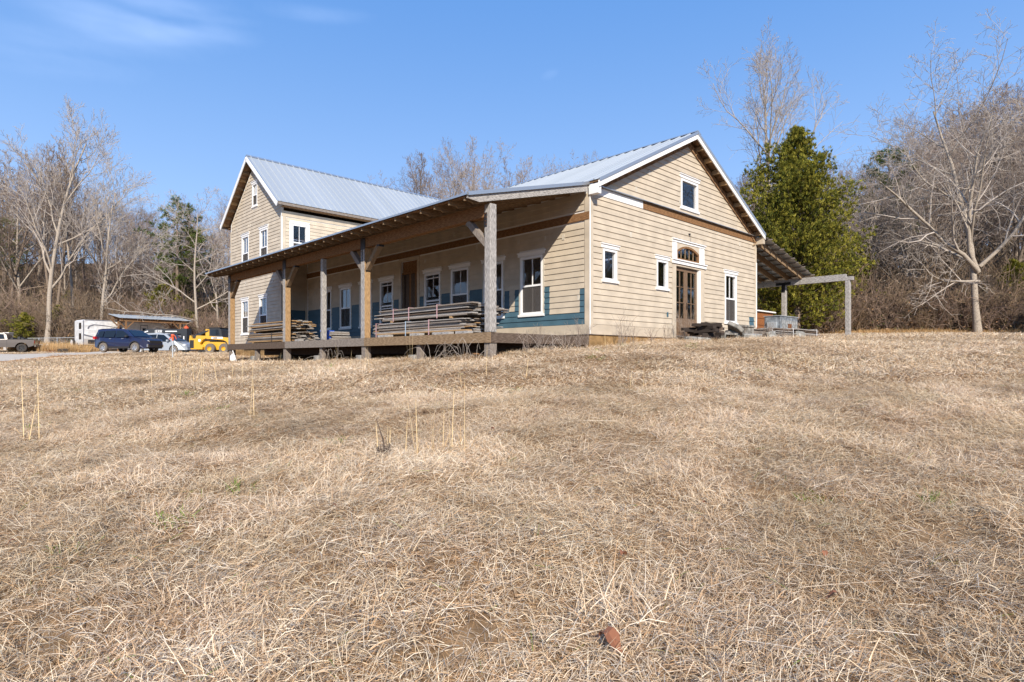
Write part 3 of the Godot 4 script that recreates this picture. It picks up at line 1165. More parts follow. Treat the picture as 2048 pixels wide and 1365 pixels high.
func french_doors() -> void:
	var o := part("french_door")
	# casing and hoods
	var c := MB.new()
	c.box(Vector3(4.545, 0.72, 0.0), Vector3(4.79, 3.30, 0.03))
	c.box(Vector3(6.53, 0.72, 0.0), Vector3(6.775, 3.30, 0.03))
	c.box(Vector3(4.79, 3.24, 0.0), Vector3(6.53, 3.30, 0.029))
	c.put("casing", M.siding2, o)
	var w := MB.new()
	w.box(Vector3(6.40, 0.80, -0.125), Vector3(6.529, 3.239, 0.012))
	w.box(Vector3(4.545, 3.49, 0.0), Vector3(4.85, 4.06, 0.03))
	w.box(Vector3(6.41, 3.49, 0.0), Vector3(6.775, 4.06, 0.03))
	w.put("jamb", M.white_paint, o)
	var hd := MB.new()
	hd.box(Vector3(4.51, 3.31, 0.0), Vector3(6.86, 3.42, 0.07))
	hd.box(Vector3(4.50, 3.425, 0.0), Vector3(6.88, 3.465, 0.11))
	hd.box(Vector3(4.53, 4.065, 0.0), Vector3(6.80, 4.14, 0.05))
	hd.box(Vector3(4.51, 4.142, 0.0), Vector3(6.82, 4.18, 0.09))
	hd.put("hood", M.white_paint, o)
	boxed("threshold", Vector3(4.80, 0.76, -0.13), Vector3(6.52, 0.80, 0.06), M.grey_wood_x, o)
	# the two leaves, set back in the opening
	for k in 2:
		var x0 := 4.82 + k * 0.79
		var x1 := x0 + 0.785
		var leaf := MB.new()
		var z0 := -0.12
		var z1 := -0.07
		leaf.box(Vector3(x0, 0.80, z0), Vector3(x0 + 0.11, 3.22, z1))
		leaf.box(Vector3(x1 - 0.11, 0.80, z0), Vector3(x1, 3.22, z1))
		leaf.box(Vector3(x0 + 0.11, 3.10, z0), Vector3(x1 - 0.11, 3.22, z1))
		leaf.box(Vector3(x0 + 0.11, 0.80, z0), Vector3(x1 - 0.11, 1.42, z1))
		leaf.box(Vector3(x0 + 0.2, 0.92, z1), Vector3(x1 - 0.2, 1.3, z1 + 0.012))
		leaf.put("door_leaf", M.door_wood_y, o)
		for r in 3:
			for q in 2:
				var px0 := x0 + 0.11 + q * 0.2825
				var py0 := 1.42 + r * 0.56
				boxed("pane", Vector3(px0 + 0.012, py0 + 0.012, -0.098), Vector3(px0 + 0.2705, py0 + 0.548, -0.094), M.glass, o)
		var bars := MB.new()
		bars.box(Vector3(x0 + 0.38, 1.42, z0 + 0.005), Vector3(x0 + 0.405, 3.10, z1 - 0.005))
		for r in [1, 2]:
			bars.box(Vector3(x0 + 0.11, 1.42 + r * 0.56 - 0.012, z0 + 0.006), Vector3(x1 - 0.11, 1.42 + r * 0.56 + 0.012, z1 - 0.006))
		bars.put("muntin", M.door_wood_y, o)
	var hn := MB.new()
	hn.box(Vector3(5.635, 1.75, -0.07), Vector3(5.665, 2.0, -0.055))
	hn.rod(Vector3(5.65, 1.85, -0.07), Vector3(5.65, 1.85, -0.01), 0.012)
	hn.rod(Vector3(5.65, 1.85, -0.012), Vector3(5.75, 1.85, -0.012), 0.011)
	hn.put("handle", M.dark_metal, o)
	# arched light above
	var a := part("arched_transom")
	var outer := PackedVector2Array()
	var inner := PackedVector2Array()
	for k in 13:
		var s := -1.0 + k / 6.0
		outer.append(Vector2(5.63 + 0.77 * s, 3.80 + 0.20 * (1.0 - s * s)))
		inner.append(Vector2(5.63 + 0.70 * s, 3.745 + 0.19 * (1.0 - s * s)))
	var fr := MB.new()
	for k in 12:
		fr.hexa([Vector3(inner[k].x, inner[k].y, 0.02), Vector3(inner[k + 1].x, inner[k + 1].y, 0.02), Vector3(inner[k + 1].x, inner[k + 1].y, -0.06), Vector3(inner[k].x, inner[k].y, -0.06), Vector3(outer[k].x, outer[k].y, 0.02), Vector3(outer[k + 1].x, outer[k + 1].y, 0.02), Vector3(outer[k + 1].x, outer[k + 1].y, -0.06), Vector3(outer[k].x, outer[k].y, -0.06)])
	fr.box(Vector3(4.86, 3.50, -0.06), Vector3(4.93, 3.78, 0.02))
	fr.box(Vector3(6.33, 3.50, -0.06), Vector3(6.40, 3.78, 0.02))
	fr.box(Vector3(4.93, 3.47, -0.06), Vector3(6.33, 3.53, 0.02))
	fr.put("frame", M.brown_wood_x, a)
	for k in 5:
		var x0 := 4.93 + 1.4 * k / 5.0
		var x1 := x0 + 0.28
		var ring := PackedVector2Array([Vector2(x0 + 0.012, 3.53), Vector2(x1 - 0.012, 3.53)])
		for q in 4:
			var xx := x1 - 0.012 - (0.256) * q / 3.0
			var s := (xx - 5.63) / 0.70
			ring.append(Vector2(xx, 3.745 + 0.19 * (1.0 - s * s)))
		var p := MB.new()
		p.prism(ring, -0.04, -0.036)
		p.put("pane", M.glass, a)
		if k > 0:
			var s := (x0 - 5.63) / 0.70
			boxed("mullion", Vector3(x0 - 0.013, 3.53, -0.052), Vector3(x0 + 0.013, 3.745 + 0.19 * (1.0 - s * s), -0.02), M.tan_wood_y, a)
	# board above the arch, cut to its curve
	var sp := MB.new()
	for k in 12:
		sp.hexa([Vector3(outer[k].x, outer[k].y, 0.025), Vector3(outer[k + 1].x, outer[k + 1].y, 0.025), Vector3(outer[k + 1].x, outer[k + 1].y, 0.0), Vector3(outer[k].x, outer[k].y, 0.0), Vector3(outer[k].x, 4.064, 0.025), Vector3(outer[k + 1].x, 4.064, 0.025), Vector3(outer[k + 1].x, 4.064, 0.0), Vector3(outer[k].x, 4.064, 0.0)])
	sp.put("spandrel", M.siding2, a)


const PORCH_WINDOWS: PackedFloat32Array = [-2.36, -4.19, -6.02, -7.68, -10.93, -12.63, -14.44, -16.33]


func porch_wall() -> void:
	var f := wall_frame("porch")
	var wall := part("porch_wall", f)
	var holes := [[-9.84, -8.69, 0.72, 3.95]]
	var skip := [[-9.99, -8.52, 0.7, 4.09]]
	for c in PORCH_WINDOWS:
		holes.append(hole(c, 1.42, 0.99, 1.86))
		skip.append(trimmed(c, 1.42, 0.99, 1.86))
	skip.append([-18.5, 0.0, 4.09, 4.33])
	sheathing(wall, -18.47, -0.15, 0.70, 5.05, holes, M.drywall)
	clad(wall, -18.3, -0.18, SIDING_FOOT, 4.95, skip, porch_colour, [-4.2, -3.39, -3.13, -1.57, -0.35])
	boxed("skirt_board", Vector3(-18.4, 0.712, 0.0), Vector3(-0.16, 1.008, 0.024), M.siding2, wall)
	boxed("corner_board", Vector3(-0.155, 0.72, 0.0), Vector3(0.0, 4.86, 0.031), M.siding1, wall)
	boxed("timber_band", Vector3(-18.46, 4.095, 0.0), Vector3(0.02, 4.325, 0.045), M.brown_wood_x, wall)
	for p in [[-3.0, 3.75], [-5.1, 3.85], [-1.05, 3.62], [-6.4, 4.5], [-8.2, 3.75], [-4.7, 4.6], [-12.1, 3.8], [-15.6, 3.75], [-17.6, 3.2]]:
		boxed("primer_patch", Vector3(p[0], p[1], 0.0), Vector3(p[0] + 0.1, p[1] + 0.16, 0.031), M.primed, wall)
	for k in PORCH_WINDOWS.size():
		window(f, PORCH_WINDOWS[k], 1.42, 0.99, 1.86, "double", 1.0, "", -0.12 if k in [3, 4] else 0.0)
	# plank door
	var o := part("plank_door", f)
	var c := MB.new()
	c.box(Vector3(-9.985, 0.72, 0.0), Vector3(-9.84, 4.08, 0.03))
	c.box(Vector3(-8.69, 0.72, 0.0), Vector3(-8.525, 4.08, 0.03))
	c.box(Vector3(-9.84, 3.95, 0.0), Vector3(-8.69, 4.08, 0.029))
	c.put("casing", M.siding2, o)
	var top := MB.new()
	top.box(Vector3(-9.83, 3.45, -0.12), Vector3(-8.70, 3.95, -0.08))
	top.box(Vector3(-9.83, 3.43, -0.085), Vector3(-8.70, 3.50, -0.03))
	top.put("transom_board", M.brown_wood_x, o)
	for k in 7:
		var x := -9.66 + k * 0.135
		boxed("plank", Vector3(x, 0.75, -0.12), Vector3(x + 0.129, 3.43, -0.085 + 0.006 * (k % 2)), [M.dark_wood_y, M.brown_wood_y][1 if k in [2, 5] else 0], o)
	boxed("door_post", Vector3(-9.84, 0.75, -0.12), Vector3(-9.665, 3.43, -0.03), M.dark_wood_y, o)
	var hd := MB.new()
	hd.rod(Vector3(-8.82, 1.75, -0.085), Vector3(-8.82, 1.75, -0.02), 0.018)
	hd.rod(Vector3(-8.82, 1.62, -0.03), Vector3(-8.82, 1.88, -0.03), 0.012)
	hd.put("handle", M.dark_metal, o)


func wing_walls() -> void:
	var f := wall_frame("wing_gable")
	var wall := part("wing_gable_wall", f)
	var peak := [-22.02, 10.58, 0.8]
	var win := [[-23.3, 4.92, 1.0, 1.88], [-20.72, 4.92, 1.0, 1.88], [-21.93, 8.25, 0.68, 1.2], [-23.34, 1.36, 1.0, 1.86], [-20.78, 1.36, 1.0, 1.86]]
	var holes := []
	var skip := []
	for w in win:
		holes.append(hole(w[0], w[1], w[2], w[3]))
		skip.append(trimmed(w[0], w[1], w[2], w[3]))
		window(f, w[0], w[1], w[2], w[3])
	sheathing(wall, -25.56, -18.62, 0.70, peak, holes, M.drywall)
	clad(wall, -25.4, -18.64, 0.80, 0.80 + COURSE * 38, skip, cream)
	clad(wall, -25.4, -18.64, 0.80 + COURSE * 38, [-22.02, 10.5, 0.8], skip, cream)
	boxed("corner_board", Vector3(-25.59, 0.72, 0.0), Vector3(-25.405, 7.35, 0.03), M.siding1, wall)
	boxed("corner_board", Vector3(-18.635, 0.72, 0.0), Vector3(-18.45, 7.30, 0.03), M.siding1, wall)
	boxed("corner_bead", Vector3(-18.49, 5.0, 0.031), Vector3(-18.44, 7.28, 0.042), M.white_paint, wall)
	for p in [[-24.6, 7.3], [-22.6, 7.2], [-23.3, 4.1], [-19.6, 3.9]]:
		boxed("primer_patch", Vector3(p[0], p[1], 0.0), Vector3(p[0] + 0.12, p[1] + 0.17, 0.031), M.primed, wall)
	var g := wall_frame("wing_eave")
	var eave := part("wing_eave_wall", g)
	sheathing(eave, -1.31, 11.2, 0.70, 7.35, [hole(-0.40, 4.98, 0.80, 1.82)], M.drywall)
	clad(eave, -1.13, 0.0, SIDING_FOOT, 4.95, [], wing_porch_colour, [-0.1])
	clad(eave, -1.13, 7.0, 4.95, 7.12, [[-0.93, 0.13, 4.9, 6.95]], cream)
	boxed("corner_board", Vector3(-1.34, 0.72, 0.0), Vector3(-1.135, 7.12, 0.03), M.siding1, eave)
	boxed("corner_bead", Vector3(-1.352, 5.0, 0.031), Vector3(-1.30, 7.10, 0.042), M.white_paint, eave)
	boxed("inner_corner_board", Vector3(-0.10, 0.72, 0.030), Vector3(0.0, 4.95, 0.06), M.siding2, eave)
	boxed("skirt_board", Vector3(-1.13, 0.712, 0.0), Vector3(-0.11, 1.008, 0.024), M.siding2, eave)
	boxed("frieze_board", Vector3(-1.33, 7.125, 0.0), Vector3(11.2, 7.40, 0.035), M.siding2, eave)
	window(g, -0.40, 4.98, 0.80, 1.82, "double", -1.0, "sash window with wide white casing above the porch roof")
	var wc := MB.new()
	wc.box(Vector3(-0.93, 4.9, 0.0), Vector3(-0.871, 6.95, 0.03))
	wc.box(Vector3(0.071, 4.9, 0.0), Vector3(0.13, 6.95, 0.03))
	wc.put("white_casing", M.white_paint, eave)


func main_roof() -> void:
	var o := part("main_roof")
	var z0 := 0.42
	var z1 := -20.6
	var ridge := Vector3(5.6, 8.03, z0)
	roof_sheets(o, ridge, Vector3(-0.06, 5.20, z0), Vector3(0, 0, -1), z0 - z1, 0.8)
	roof_sheets(o, ridge, Vector3(11.26, 5.20, z0), Vector3(0, 0, -1), z0 - z1, 0.8)
	for s in [0, 1]:
		var e := Vector3(-0.04, 5.185, 0) if s == 0 else Vector3(11.24, 5.185, 0)
		var a := Vector3(5.6, 8.00, 0.36)
		var b := Vector3(5.6, 8.00, z1)
		if s == 0:
			slab("roof_deck", Vector3(e.x, e.y, 0.36), a, b, Vector3(e.x, e.y, z1), 0.05, M.soffit_wood, o)
		else:
			slab("roof_deck", a, Vector3(e.x, e.y, 0.36), Vector3(e.x, e.y, z1), b, 0.05, M.soffit_wood, o)
		# white rake board, its lower end cut plumb, and the rough lookouts behind it
		var q := Vector3(-0.05, 0, 0) if s == 0 else Vector3(11.25, 0, 0)
		var rk := MB.new()
		rk.hexa([Vector3(q.x, 4.97, 0.40), Vector3(5.6, 7.78, 0.40), Vector3(5.6, 7.78, 0.365), Vector3(q.x, 4.97, 0.365), Vector3(q.x, 5.165, 0.40), Vector3(5.6, 7.985, 0.40), Vector3(5.6, 7.985, 0.365), Vector3(q.x, 5.165, 0.365)] if s == 0 else [Vector3(5.6, 7.78, 0.40), Vector3(q.x, 4.97, 0.40), Vector3(q.x, 4.97, 0.365), Vector3(5.6, 7.78, 0.365), Vector3(5.6, 7.985, 0.40), Vector3(q.x, 5.165, 0.40), Vector3(q.x, 5.165, 0.365), Vector3(5.6, 7.985, 0.365)])
		rk.put("rake_board", M.white_paint, o)
		var tr := MB.new()
		tr.bar(Vector3(q.x, 5.175, 0.41), Vector3(5.6, 8.0, 0.41), 0.03, 0.09)
		tr.put("rake_trim", M.flashing, o)
		var wb := MB.new()
		wb.bar(Vector3(q.x + (0.25 if s == 0 else -0.25), 5.03, 0.05), Vector3(5.6, 7.70, 0.05), 0.035, 0.2)
		wb.put("barge_blocking", M.soffit_wood, o)
		for k in 9:
			var t := (k + 0.6) / 9.4
			var p := Vector3(lerpf(q.x, 5.6, t), lerpf(5.02, 7.82, t), 0)
			var bl := MB.new()
			bl.bar(p + Vector3(0, 0, 0.07), p + Vector3(0, 0, 0.362), 0.09, 0.15)
			bl.put("lookout", M.fresh_wood_z if k in [2, 5, 7] else M.tan_wood_z, o)
		# boxed return at the eave
		var rt := MB.new()
		rt.box(Vector3(q.x - 0.03 if s == 0 else q.x - 0.14, 4.80, 0.035), Vector3(q.x + 0.14 if s == 0 else q.x + 0.03, 5.08, 0.364))
		rt.put("eave_return", M.white_paint if s == 0 else M.siding1, o)
	var cap := MB.new()
	cap.hexa([Vector3(5.38, 7.96, z0), Vector3(5.6, 8.05, z0), Vector3(5.6, 8.05, z1), Vector3(5.38, 7.96, z1), Vector3(5.38, 7.975, z0), Vector3(5.6, 8.085, z0), Vector3(5.6, 8.085, z1), Vector3(5.38, 7.975, z1)])
	cap.hexa([Vector3(5.6, 8.05, z0), Vector3(5.82, 7.96, z0), Vector3(5.82, 7.96, z1), Vector3(5.6, 8.05, z1), Vector3(5.6, 8.085, z0), Vector3(5.82, 7.975, z0), Vector3(5.82, 7.975, z1), Vector3(5.6, 8.085, z1)])
	cap.put("ridge_cap", M.flashing, o)


func wing_roof() -> void:
	var o := part("wing_roof")
	var x0 := -1.74
	var x1 := 11.5
	var top := 10.93
	var drop := 4.0
	var low := top - drop * 0.8
	var c := -22.02
	for s in [1.0, -1.0]:
		roof_sheets(o, Vector3(x0, top, c), Vector3(x0, low, c + s * drop), Vector3(1, 0, 0), x1 - x0, 0.8)
		var a := Vector3(x0 + 0.05, top - 0.03, c)
		var b := Vector3(x0 + 0.05, low - 0.02, c + s * (drop - 0.02))
		var e := Vector3(x1 - x0 - 0.1, 0, 0)
		if s > 0:
			slab("roof_deck", a, b, b + e, a + e, 0.05, M.soffit_wood, o)
		else:
			slab("roof_deck", b, a, a + e, b + e, 0.05, M.soffit_wood, o)
		var rk := MB.new()
		rk.bar(Vector3(x0 - 0.015, top - 0.19, c), Vector3(x0 - 0.015, low - 0.16, c + s * drop), 0.035, 0.22)
		rk.put("rake_board", M.white_paint, o)
		var tr := MB.new()
		tr.bar(Vector3(x0 - 0.005, top - 0.02, c), Vector3(x0 - 0.005, low - 0.02, c + s * drop), 0.03, 0.06)
		tr.put("rake_trim", M.flashing, o)
		var fa := MB.new()
		fa.bar(Vector3(x0 + 0.06, low - 0.09, c + s * (drop - 0.03)), Vector3(x1, low - 0.09, c + s * (drop - 0.03)), 0.035, 0.12)
		fa.put("eave_board", M.grey_wood_x, o)
		var so := MB.new()
		so.box(Vector3(x0 + 0.35, low - 0.17, minf(c + s * 3.57, c + s * (drop - 0.05))), Vector3(x1, low - 0.14, maxf(c + s * 3.57, c + s * (drop - 0.05))))
		so.put("soffit", M.soffit_wood, o)
		for k in 9:
			var t := (k + 0.5) / 9.2
			var p := Vector3(0, lerpf(low - 0.14, top - 0.17, t), lerpf(c + s * drop, c, t))
			var bl := MB.new()
			bl.bar(p + Vector3(x0 + 0.05, 0, 0), p + Vector3(-1.34, 0, 0), 0.09, 0.15)
			bl.put("lookout", M.tan_wood_x if k % 3 else M.fresh_wood_x, o)
	var cap := MB.new()
	for s in [1.0, -1.0]:
		cap.bar(Vector3(x0, top + 0.03 - 0.07, c + s * 0.09), Vector3(x1, top + 0.03 - 0.07, c + s * 0.09), 0.2, 0.012, Vector3(0, 0.78, s * 0.62))
	cap.put("ridge_cap", M.flashing, o)


func porch() -> void:
	# roof: a shallow shed from the eave up to the wall head
	var o := part("porch_roof")
	var gx := -4.70
	var he := 3.95
	var hw := 5.14
	var z0 := 0.06
	var z1 := -19.05
	roof_sheets(o, Vector3(-0.05, hw, z0), Vector3(gx, he, z0), Vector3(0, 0, -1), z0 - z1, 0.82)
	slab("roof_deck", Vector3(gx + 0.06, he - 0.01, z0 - 0.04), Vector3(-0.06, hw - 0.035, z0 - 0.04), Vector3(-0.06, hw - 0.035, -18.46), Vector3(gx + 0.06, he - 0.01, -18.46), 0.03, M.soffit_wood, o)
	slab("roof_deck", Vector3(gx + 0.06, he - 0.01, -18.46), Vector3(-1.36, hw - 0.375, -18.46), Vector3(-1.36, hw - 0.375, z1 + 0.03), Vector3(gx + 0.06, he - 0.01, z1 + 0.03), 0.03, M.soffit_wood, o)
	var slope := (hw - he) / (-0.05 - gx)
	# near rake: weathered fascia with its foot cut back, and metal trim above
	var rb := MB.new()
	rb.prism(PackedVector2Array([Vector2(gx + 0.02, he - 0.02), Vector2(gx + 0.02, he - 0.10), Vector2(gx + 0.40, he - 0.13), Vector2(-0.12, hw - 0.25), Vector2(-0.12, hw - 0.04)]), z0 - 0.075, z0 - 0.03)
	rb.put("rake_board", M.silver_wood_x, o)
	var tr := MB.new()
	tr.bar(Vector3(gx, he + 0.0, z0 + 0.0), Vector3(-0.10, hw - 0.01, z0 + 0.0), 0.05, 0.09)
	tr.put("rake_trim", M.flashing, o)
	var ed := MB.new()
	ed.bar(Vector3(gx - 0.015, he - 0.0, z0), Vector3(gx - 0.015, he - 0.0, z1), 0.012, 0.05)
	ed.put("eave_trim", M.flashing, o)
	var n := 32
	for k in n:
		var z := -0.14 - k * 0.605
		var inner := -0.03 if z > -18.4 else -1.36
		var h0 := he + slope * 0.10 - 0.135
		var r := MB.new()
		var x0 := gx + 0.05
		r.prism(PackedVector2Array([Vector2(x0, h0 + 0.085), Vector2(x0, h0 - 0.02), Vector2(x0 + 0.2, h0 - 0.01), Vector2(x0 + 0.3, h0 - 0.05), Vector2(inner, h0 - 0.11 + slope * (inner - x0)), Vector2(inner, h0 + 0.085 + slope * (inner - x0))]), z - 0.025, z + 0.025)
		r.put("rafter", M.tan_wood_x, o)
	# beams on posts
	for s in [[-0.10, -6.10], [-6.12, -12.10], [-12.12, -18.30]]:
		hbox("porch_beam", Vector3(-3.91, 3.56, s[1]), Vector3(-3.70, 3.875, s[0] - 0.14 if s[0] > -1.0 else s[0]), M.brown_wood_z)
	for k in 4:
		var z: float = [0.0, -6.03, -12.03, -18.08][k]
		var p := part("porch_post", Transform3D(Basis(), Vector3(-3.81, 0, z - 0.12)))
		var tall := 3.875 if k == 0 else 3.555
		var m := MB.new()
		m.rounded(Vector3(-0.11, 0.655, -0.11), Vector3(0.11, tall, 0.11), 0.012)
		m.put("shaft", M.silver_wood_y if k == 0 else M.fresh_wood_y, p)
		if k > 0:
			# the sun-bleached long face is a grey facing plank
			boxed("weathered_face", Vector3(-0.118, 0.655, -0.112), Vector3(-0.1105, tall, 0.112), M.silver_wood_y, p)
		var pl := MB.new()
		pl.box(Vector3(-0.123, 3.50, -0.13), Vector3(-0.119, 3.86, 0.15)) if k > 0 else pl.box(Vector3(-0.118, 3.3, -0.105), Vector3(-0.1105, 3.66, -0.01))
		pl.put("bracket_plate", M.dark_metal, p)
		if k > 0:
			boxed("bracket_plate", Vector3(-0.125, 3.12, -0.055), Vector3(-0.1185, 3.50, 0.0), M.dark_metal, p)
		for b in 4:
			var bo := MB.new()
			bo.rod(Vector3(-0.128, 3.36 + 0.09 * b, -0.03 - 0.02 * (b % 2)), Vector3(-0.118, 3.36 + 0.09 * b, -0.03 - 0.02 * (b % 2)), 0.014, 6)
			bo.put("bolt", M.rust, p)
		# knee braces
		for s in [-1.0, 1.0]:
			if (k == 0 and s > 0) or (k == 3 and s < 0):
				continue
			var br := MB.new()
			br.bar(Vector3(0, 2.88, s * 0.11), Vector3(0, 3.555, s * 0.84), 0.15, 0.15, Vector3(1, 0, 0))
			var bo := hput(br, "brace", M.grey_wood_y if s < 0 else M.tan_wood_y)
			bo.position += Vector3(-3.81, 0, z - 0.12)
			if s > 0:
				boxed("brace_plate", Vector3(-0.08, 2.80, 0.112), Vector3(0.08, 2.92, 0.135), M.dark_metal, p)
				boxed("brace_plate", Vector3(-0.09, 3.50, 0.80), Vector3(0.09, 3.58, 0.94), M.dark_metal, p)
	var sp := part("slim_post", Transform3D(Basis(), Vector3(-3.83, 0, -9.02)))
	var sm := MB.new()
	sm.rounded(Vector3(-0.08, 0.655, -0.08), Vector3(0.08, 3.555, 0.08), 0.01)
	sm.put("shaft", M.silver_wood_y, sp)
	# deck
	var dk := part("porch_deck")
	for s in [[0.02, -6.0], [-6.003, -12.0], [-12.003, -18.35]]:
		boxed("rim_board", Vector3(-3.965, 0.39, s[1]), Vector3(-3.923, 0.65, s[0]), M.dark_wood_z if s[0] < -12.0 else (M.grey_wood_z if s[0] < 0 else M.tan_wood_z), dk)
	boxed("end_board", Vector3(-3.922, 0.39, -0.02), Vector3(-0.05, 0.645, 0.022), M.dark_wood_x, dk)
	for k in 32:
		boxed("joist", Vector3(-3.92, 0.41, -0.32 - k * 0.58), Vector3(-0.06, 0.60, -0.28 - k * 0.58), M.brown_wood_x, dk)
	for k in 22:
		var x := -3.90 + k * 0.175
		boxed("deck_board", Vector3(x, 0.602, -18.3), Vector3(x + 0.14, 0.64, -0.025), M.grey_wood_z, dk)
	for k in 7:
		var z := -0.12 - k * 3.0
		var pr := part("pier", Transform3D(Basis(), Vector3(-3.81, 0, z)))
		var w := 0.11 if k % 2 == 0 else 0.085
		var m := MB.new()
		m.box(Vector3(-w, -0.25, -w), Vector3(w, 0.39, w))
		m.put("stub_post", M.grey_wood_y, pr)
		if k in [1, 2, 3, 5]:
			var b := MB.new()
			b.rounded(Vector3(-0.15, -0.25, -0.42), Vector3(0.12, 0.10, -w - 0.004), 0.015)
			b.put("concrete_block", M.concrete, pr)
		boxed("tar_wrap", Vector3(w - 0.02, -0.2, w + 0.002), Vector3(w + 0.01, 0.2, w + 0.012), M.char, pr)
	for k in 3:
		hbox("inner_girder", Vector3(-2.3 + k * 0.9, 0.15, -18.2), Vector3(-2.15 + k * 0.9, 0.41, -0.1), M.dark_wood_z)


func lean_to() -> void:
	var o := part("lean_to_roof")
	var z0 := 0.50
	var z1 := -14.5
	var a := Vector3(11.24, 5.06, z0)
	var b := Vector3(16.65, 3.92, z0)
	roof_sheets(o, a, b, Vector3(0, 0, -1), z0 - z1, 0.8)
	for k in 9:
		var t := (k + 0.35) / 9.0
		var p := a.lerp(b, t) + Vector3(0, -0.03, 0)
		var m := MB.new()
		var out := z0 + (0.10 if k % 2 == 0 else 0.02)
		m.bar(Vector3(p.x, p.y, z1), Vector3(p.x, p.y, out), 0.09, 0.04)
		m.put("purlin", M.grey_wood_z, o)
	for k in 22:
		var z := 0.12 - k * 0.65
		var m := MB.new()
		m.bar(Vector3(11.22, 4.87, z), Vector3(16.5, 3.77, z), 0.07, 0.24)
		m.put("rafter", M.tan_wood_x, o)
	hbox("lean_to_beam", Vector3(15.9, 3.53, -14.0), Vector3(16.1, 3.70, 2.35), M.silver_wood_z)
	hbox("lean_to_beam", Vector3(15.92, 3.703, -14.0), Vector3(16.12, 3.83, 2.05), M.silver_wood_z)
	for s in [[-0.71, 0.8], [2.13, 0.55], [-5.5, 0.8], [-10.5, 0.9]]:
		var p := part("lean_to_post", Transform3D(Basis(), Vector3(16.0, 0, s[0])))
		var m := MB.new()
		m.rounded(Vector3(-0.10, s[1], -0.10), Vector3(0.10, 3.525, 0.10), 0.012)
		m.put("shaft", M.silver_wood_y, p)
		if s[0] < 0:
			boxed("bracket_plate", Vector3(-0.12, 3.53, 0.105), Vector3(0.12, 3.7, 0.112), M.dark_metal, p)
			boxed("bracket_plate", Vector3(-0.112, 3.2, -0.08), Vector3(-0.105, 3.66, 0.08), M.dark_metal, p)
			boxed("bracket_plate", Vector3(-0.112, 3.55, -0.35), Vector3(-0.106, 3.68, 0.35), M.dark_metal, p)


# ---------------------------------------------------------------- woods
func jitter(r: RandomNumberGenerator, a: float) -> Vector3:
	return Vector3(r.randf_range(-a, a), r.randf_range(-a, a), r.randf_range(-a, a))


# one limb and all that grows from it: levels 0 trunk, 1 limb, 2 branch, 3 branchlet, 4 twig
func limb(tr: MB, cr: MB, p: Vector3, d: Vector3, length: float, r0: float, level: int, how: Dictionary) -> void:
	var rnd := tr.rnd
	var segs: int = [8, 6, 4, 3, 2][level]
	var pts := PackedVector3Array([p])
	var rad := PackedFloat32Array([r0])
	var dirs := PackedVector3Array([d])
	var end: float = [0.22, 0.25, 0.3, 0.35, 0.4][level]
	for k in segs:
		d = (d + jitter(rnd, [0.09, 0.2, 0.26, 0.32, 0.35][level]) + Vector3(0, how.lift * [0.1, 0.16, 0.12, 0.08, 0.05][level], 0)).normalized()
		p += d * (length / segs)
		pts.append(p)
		dirs.append(d)
		rad.append(maxf(r0 * lerpf(1.0, end, (k + 1.0) / segs), how.fine))
	if level == 0:
		rad[0] *= 1.35
	(tr if level <= 1 else cr).tube(pts, rad, [8, 5, 4, 3, 3][level], false)
	if level == 4:
		return
	var n: int = how.counts[level]
	var from: float = how.clear if level == 0 else 0.18
	var spin := rnd.randf() * TAU
	for k in n:
		var t := lerpf(from, 1.0, (k + rnd.randf_range(0.1, 0.9)) / n)
		var f := t * segs
		var i := mini(int(f), segs - 1)
		var q := pts[i].lerp(pts[i + 1], f - i)
		var dd := dirs[i + 1]
		spin += 2.4 + rnd.randf_range(-0.6, 0.6)
		var side := dd.cross(Vector3(0.3, 0.2, 0.9)).normalized().rotated(dd, spin)
		var open: float = rnd.randf_range(how.open[0], how.open[1]) * (0.85 if level == 0 and t > 0.75 else 1.0)
		var cd := (dd * cos(open) + side * sin(open)).normalized()
		var l: float
		if level == 0:
			l = length * how.reach * lerpf(1.0, 0.45, (t - from) / (1.0 - from + 0.001)) * rnd.randf_range(0.75, 1.2)
		else:
			l = length * [0.0, 0.52, 0.5, 0.5][level] * lerpf(1.15, 0.6, t) * rnd.randf_range(0.7, 1.25)
		var r: float = lerpf(rad[i], rad[i + 1], f - i) * [0.62, 0.6, 0.6, 0.65][level]
		limb(tr, cr, q, cd, l, maxf(r, how.fine), level + 1, how)


func bare_tree(seed_: int, height: float, how: Dictionary) -> Array:
	var tr := MB.new()
	var cr := MB.new()
	tr.rnd.seed = seed_
	limb(tr, cr, Vector3(0, -0.3, 0), Vector3(how.get("tilt", 0.0), 1, 0).normalized(), height, height * how.girth, 0, how)
	if how.has("arms"):
		for a in how.arms:
			limb(tr, cr, a[0], a[1].normalized(), a[2], a[3], 1, how)
	return [tr.mesh(), cr.mesh()]


func leafy(mb: MB, p: Vector3, out: Vector3, n: int, length: float, width: float, spread: float, tones: PackedColorArray) -> void:
	var tone := tones[mb.rnd.randi() % tones.size()] * mb.rnd.randf_range(0.75, 1.25)
	for k in n:
		var d := (out + jitter(mb.rnd, spread)).normalized()
		blade(mb, p + jitter(mb.rnd, length * 0.35), atan2(d.z, d.x), asin(clampf(d.y, -1, 1)), length * mb.rnd.randf_range(0.6, 1.2), width, 0.05, tone, 2)


const CEDAR: PackedColorArray = [Color(0.21, 0.20, 0.035), Color(0.27, 0.25, 0.045), Color(0.16, 0.165, 0.035), Color(0.31, 0.275, 0.055), Color(0.11, 0.12, 0.03)]
const PINE: PackedColorArray = [Color(0.11, 0.16, 0.04), Color(0.16, 0.20, 0.05), Color(0.085, 0.13, 0.035), Color(0.19, 0.20, 0.06)]


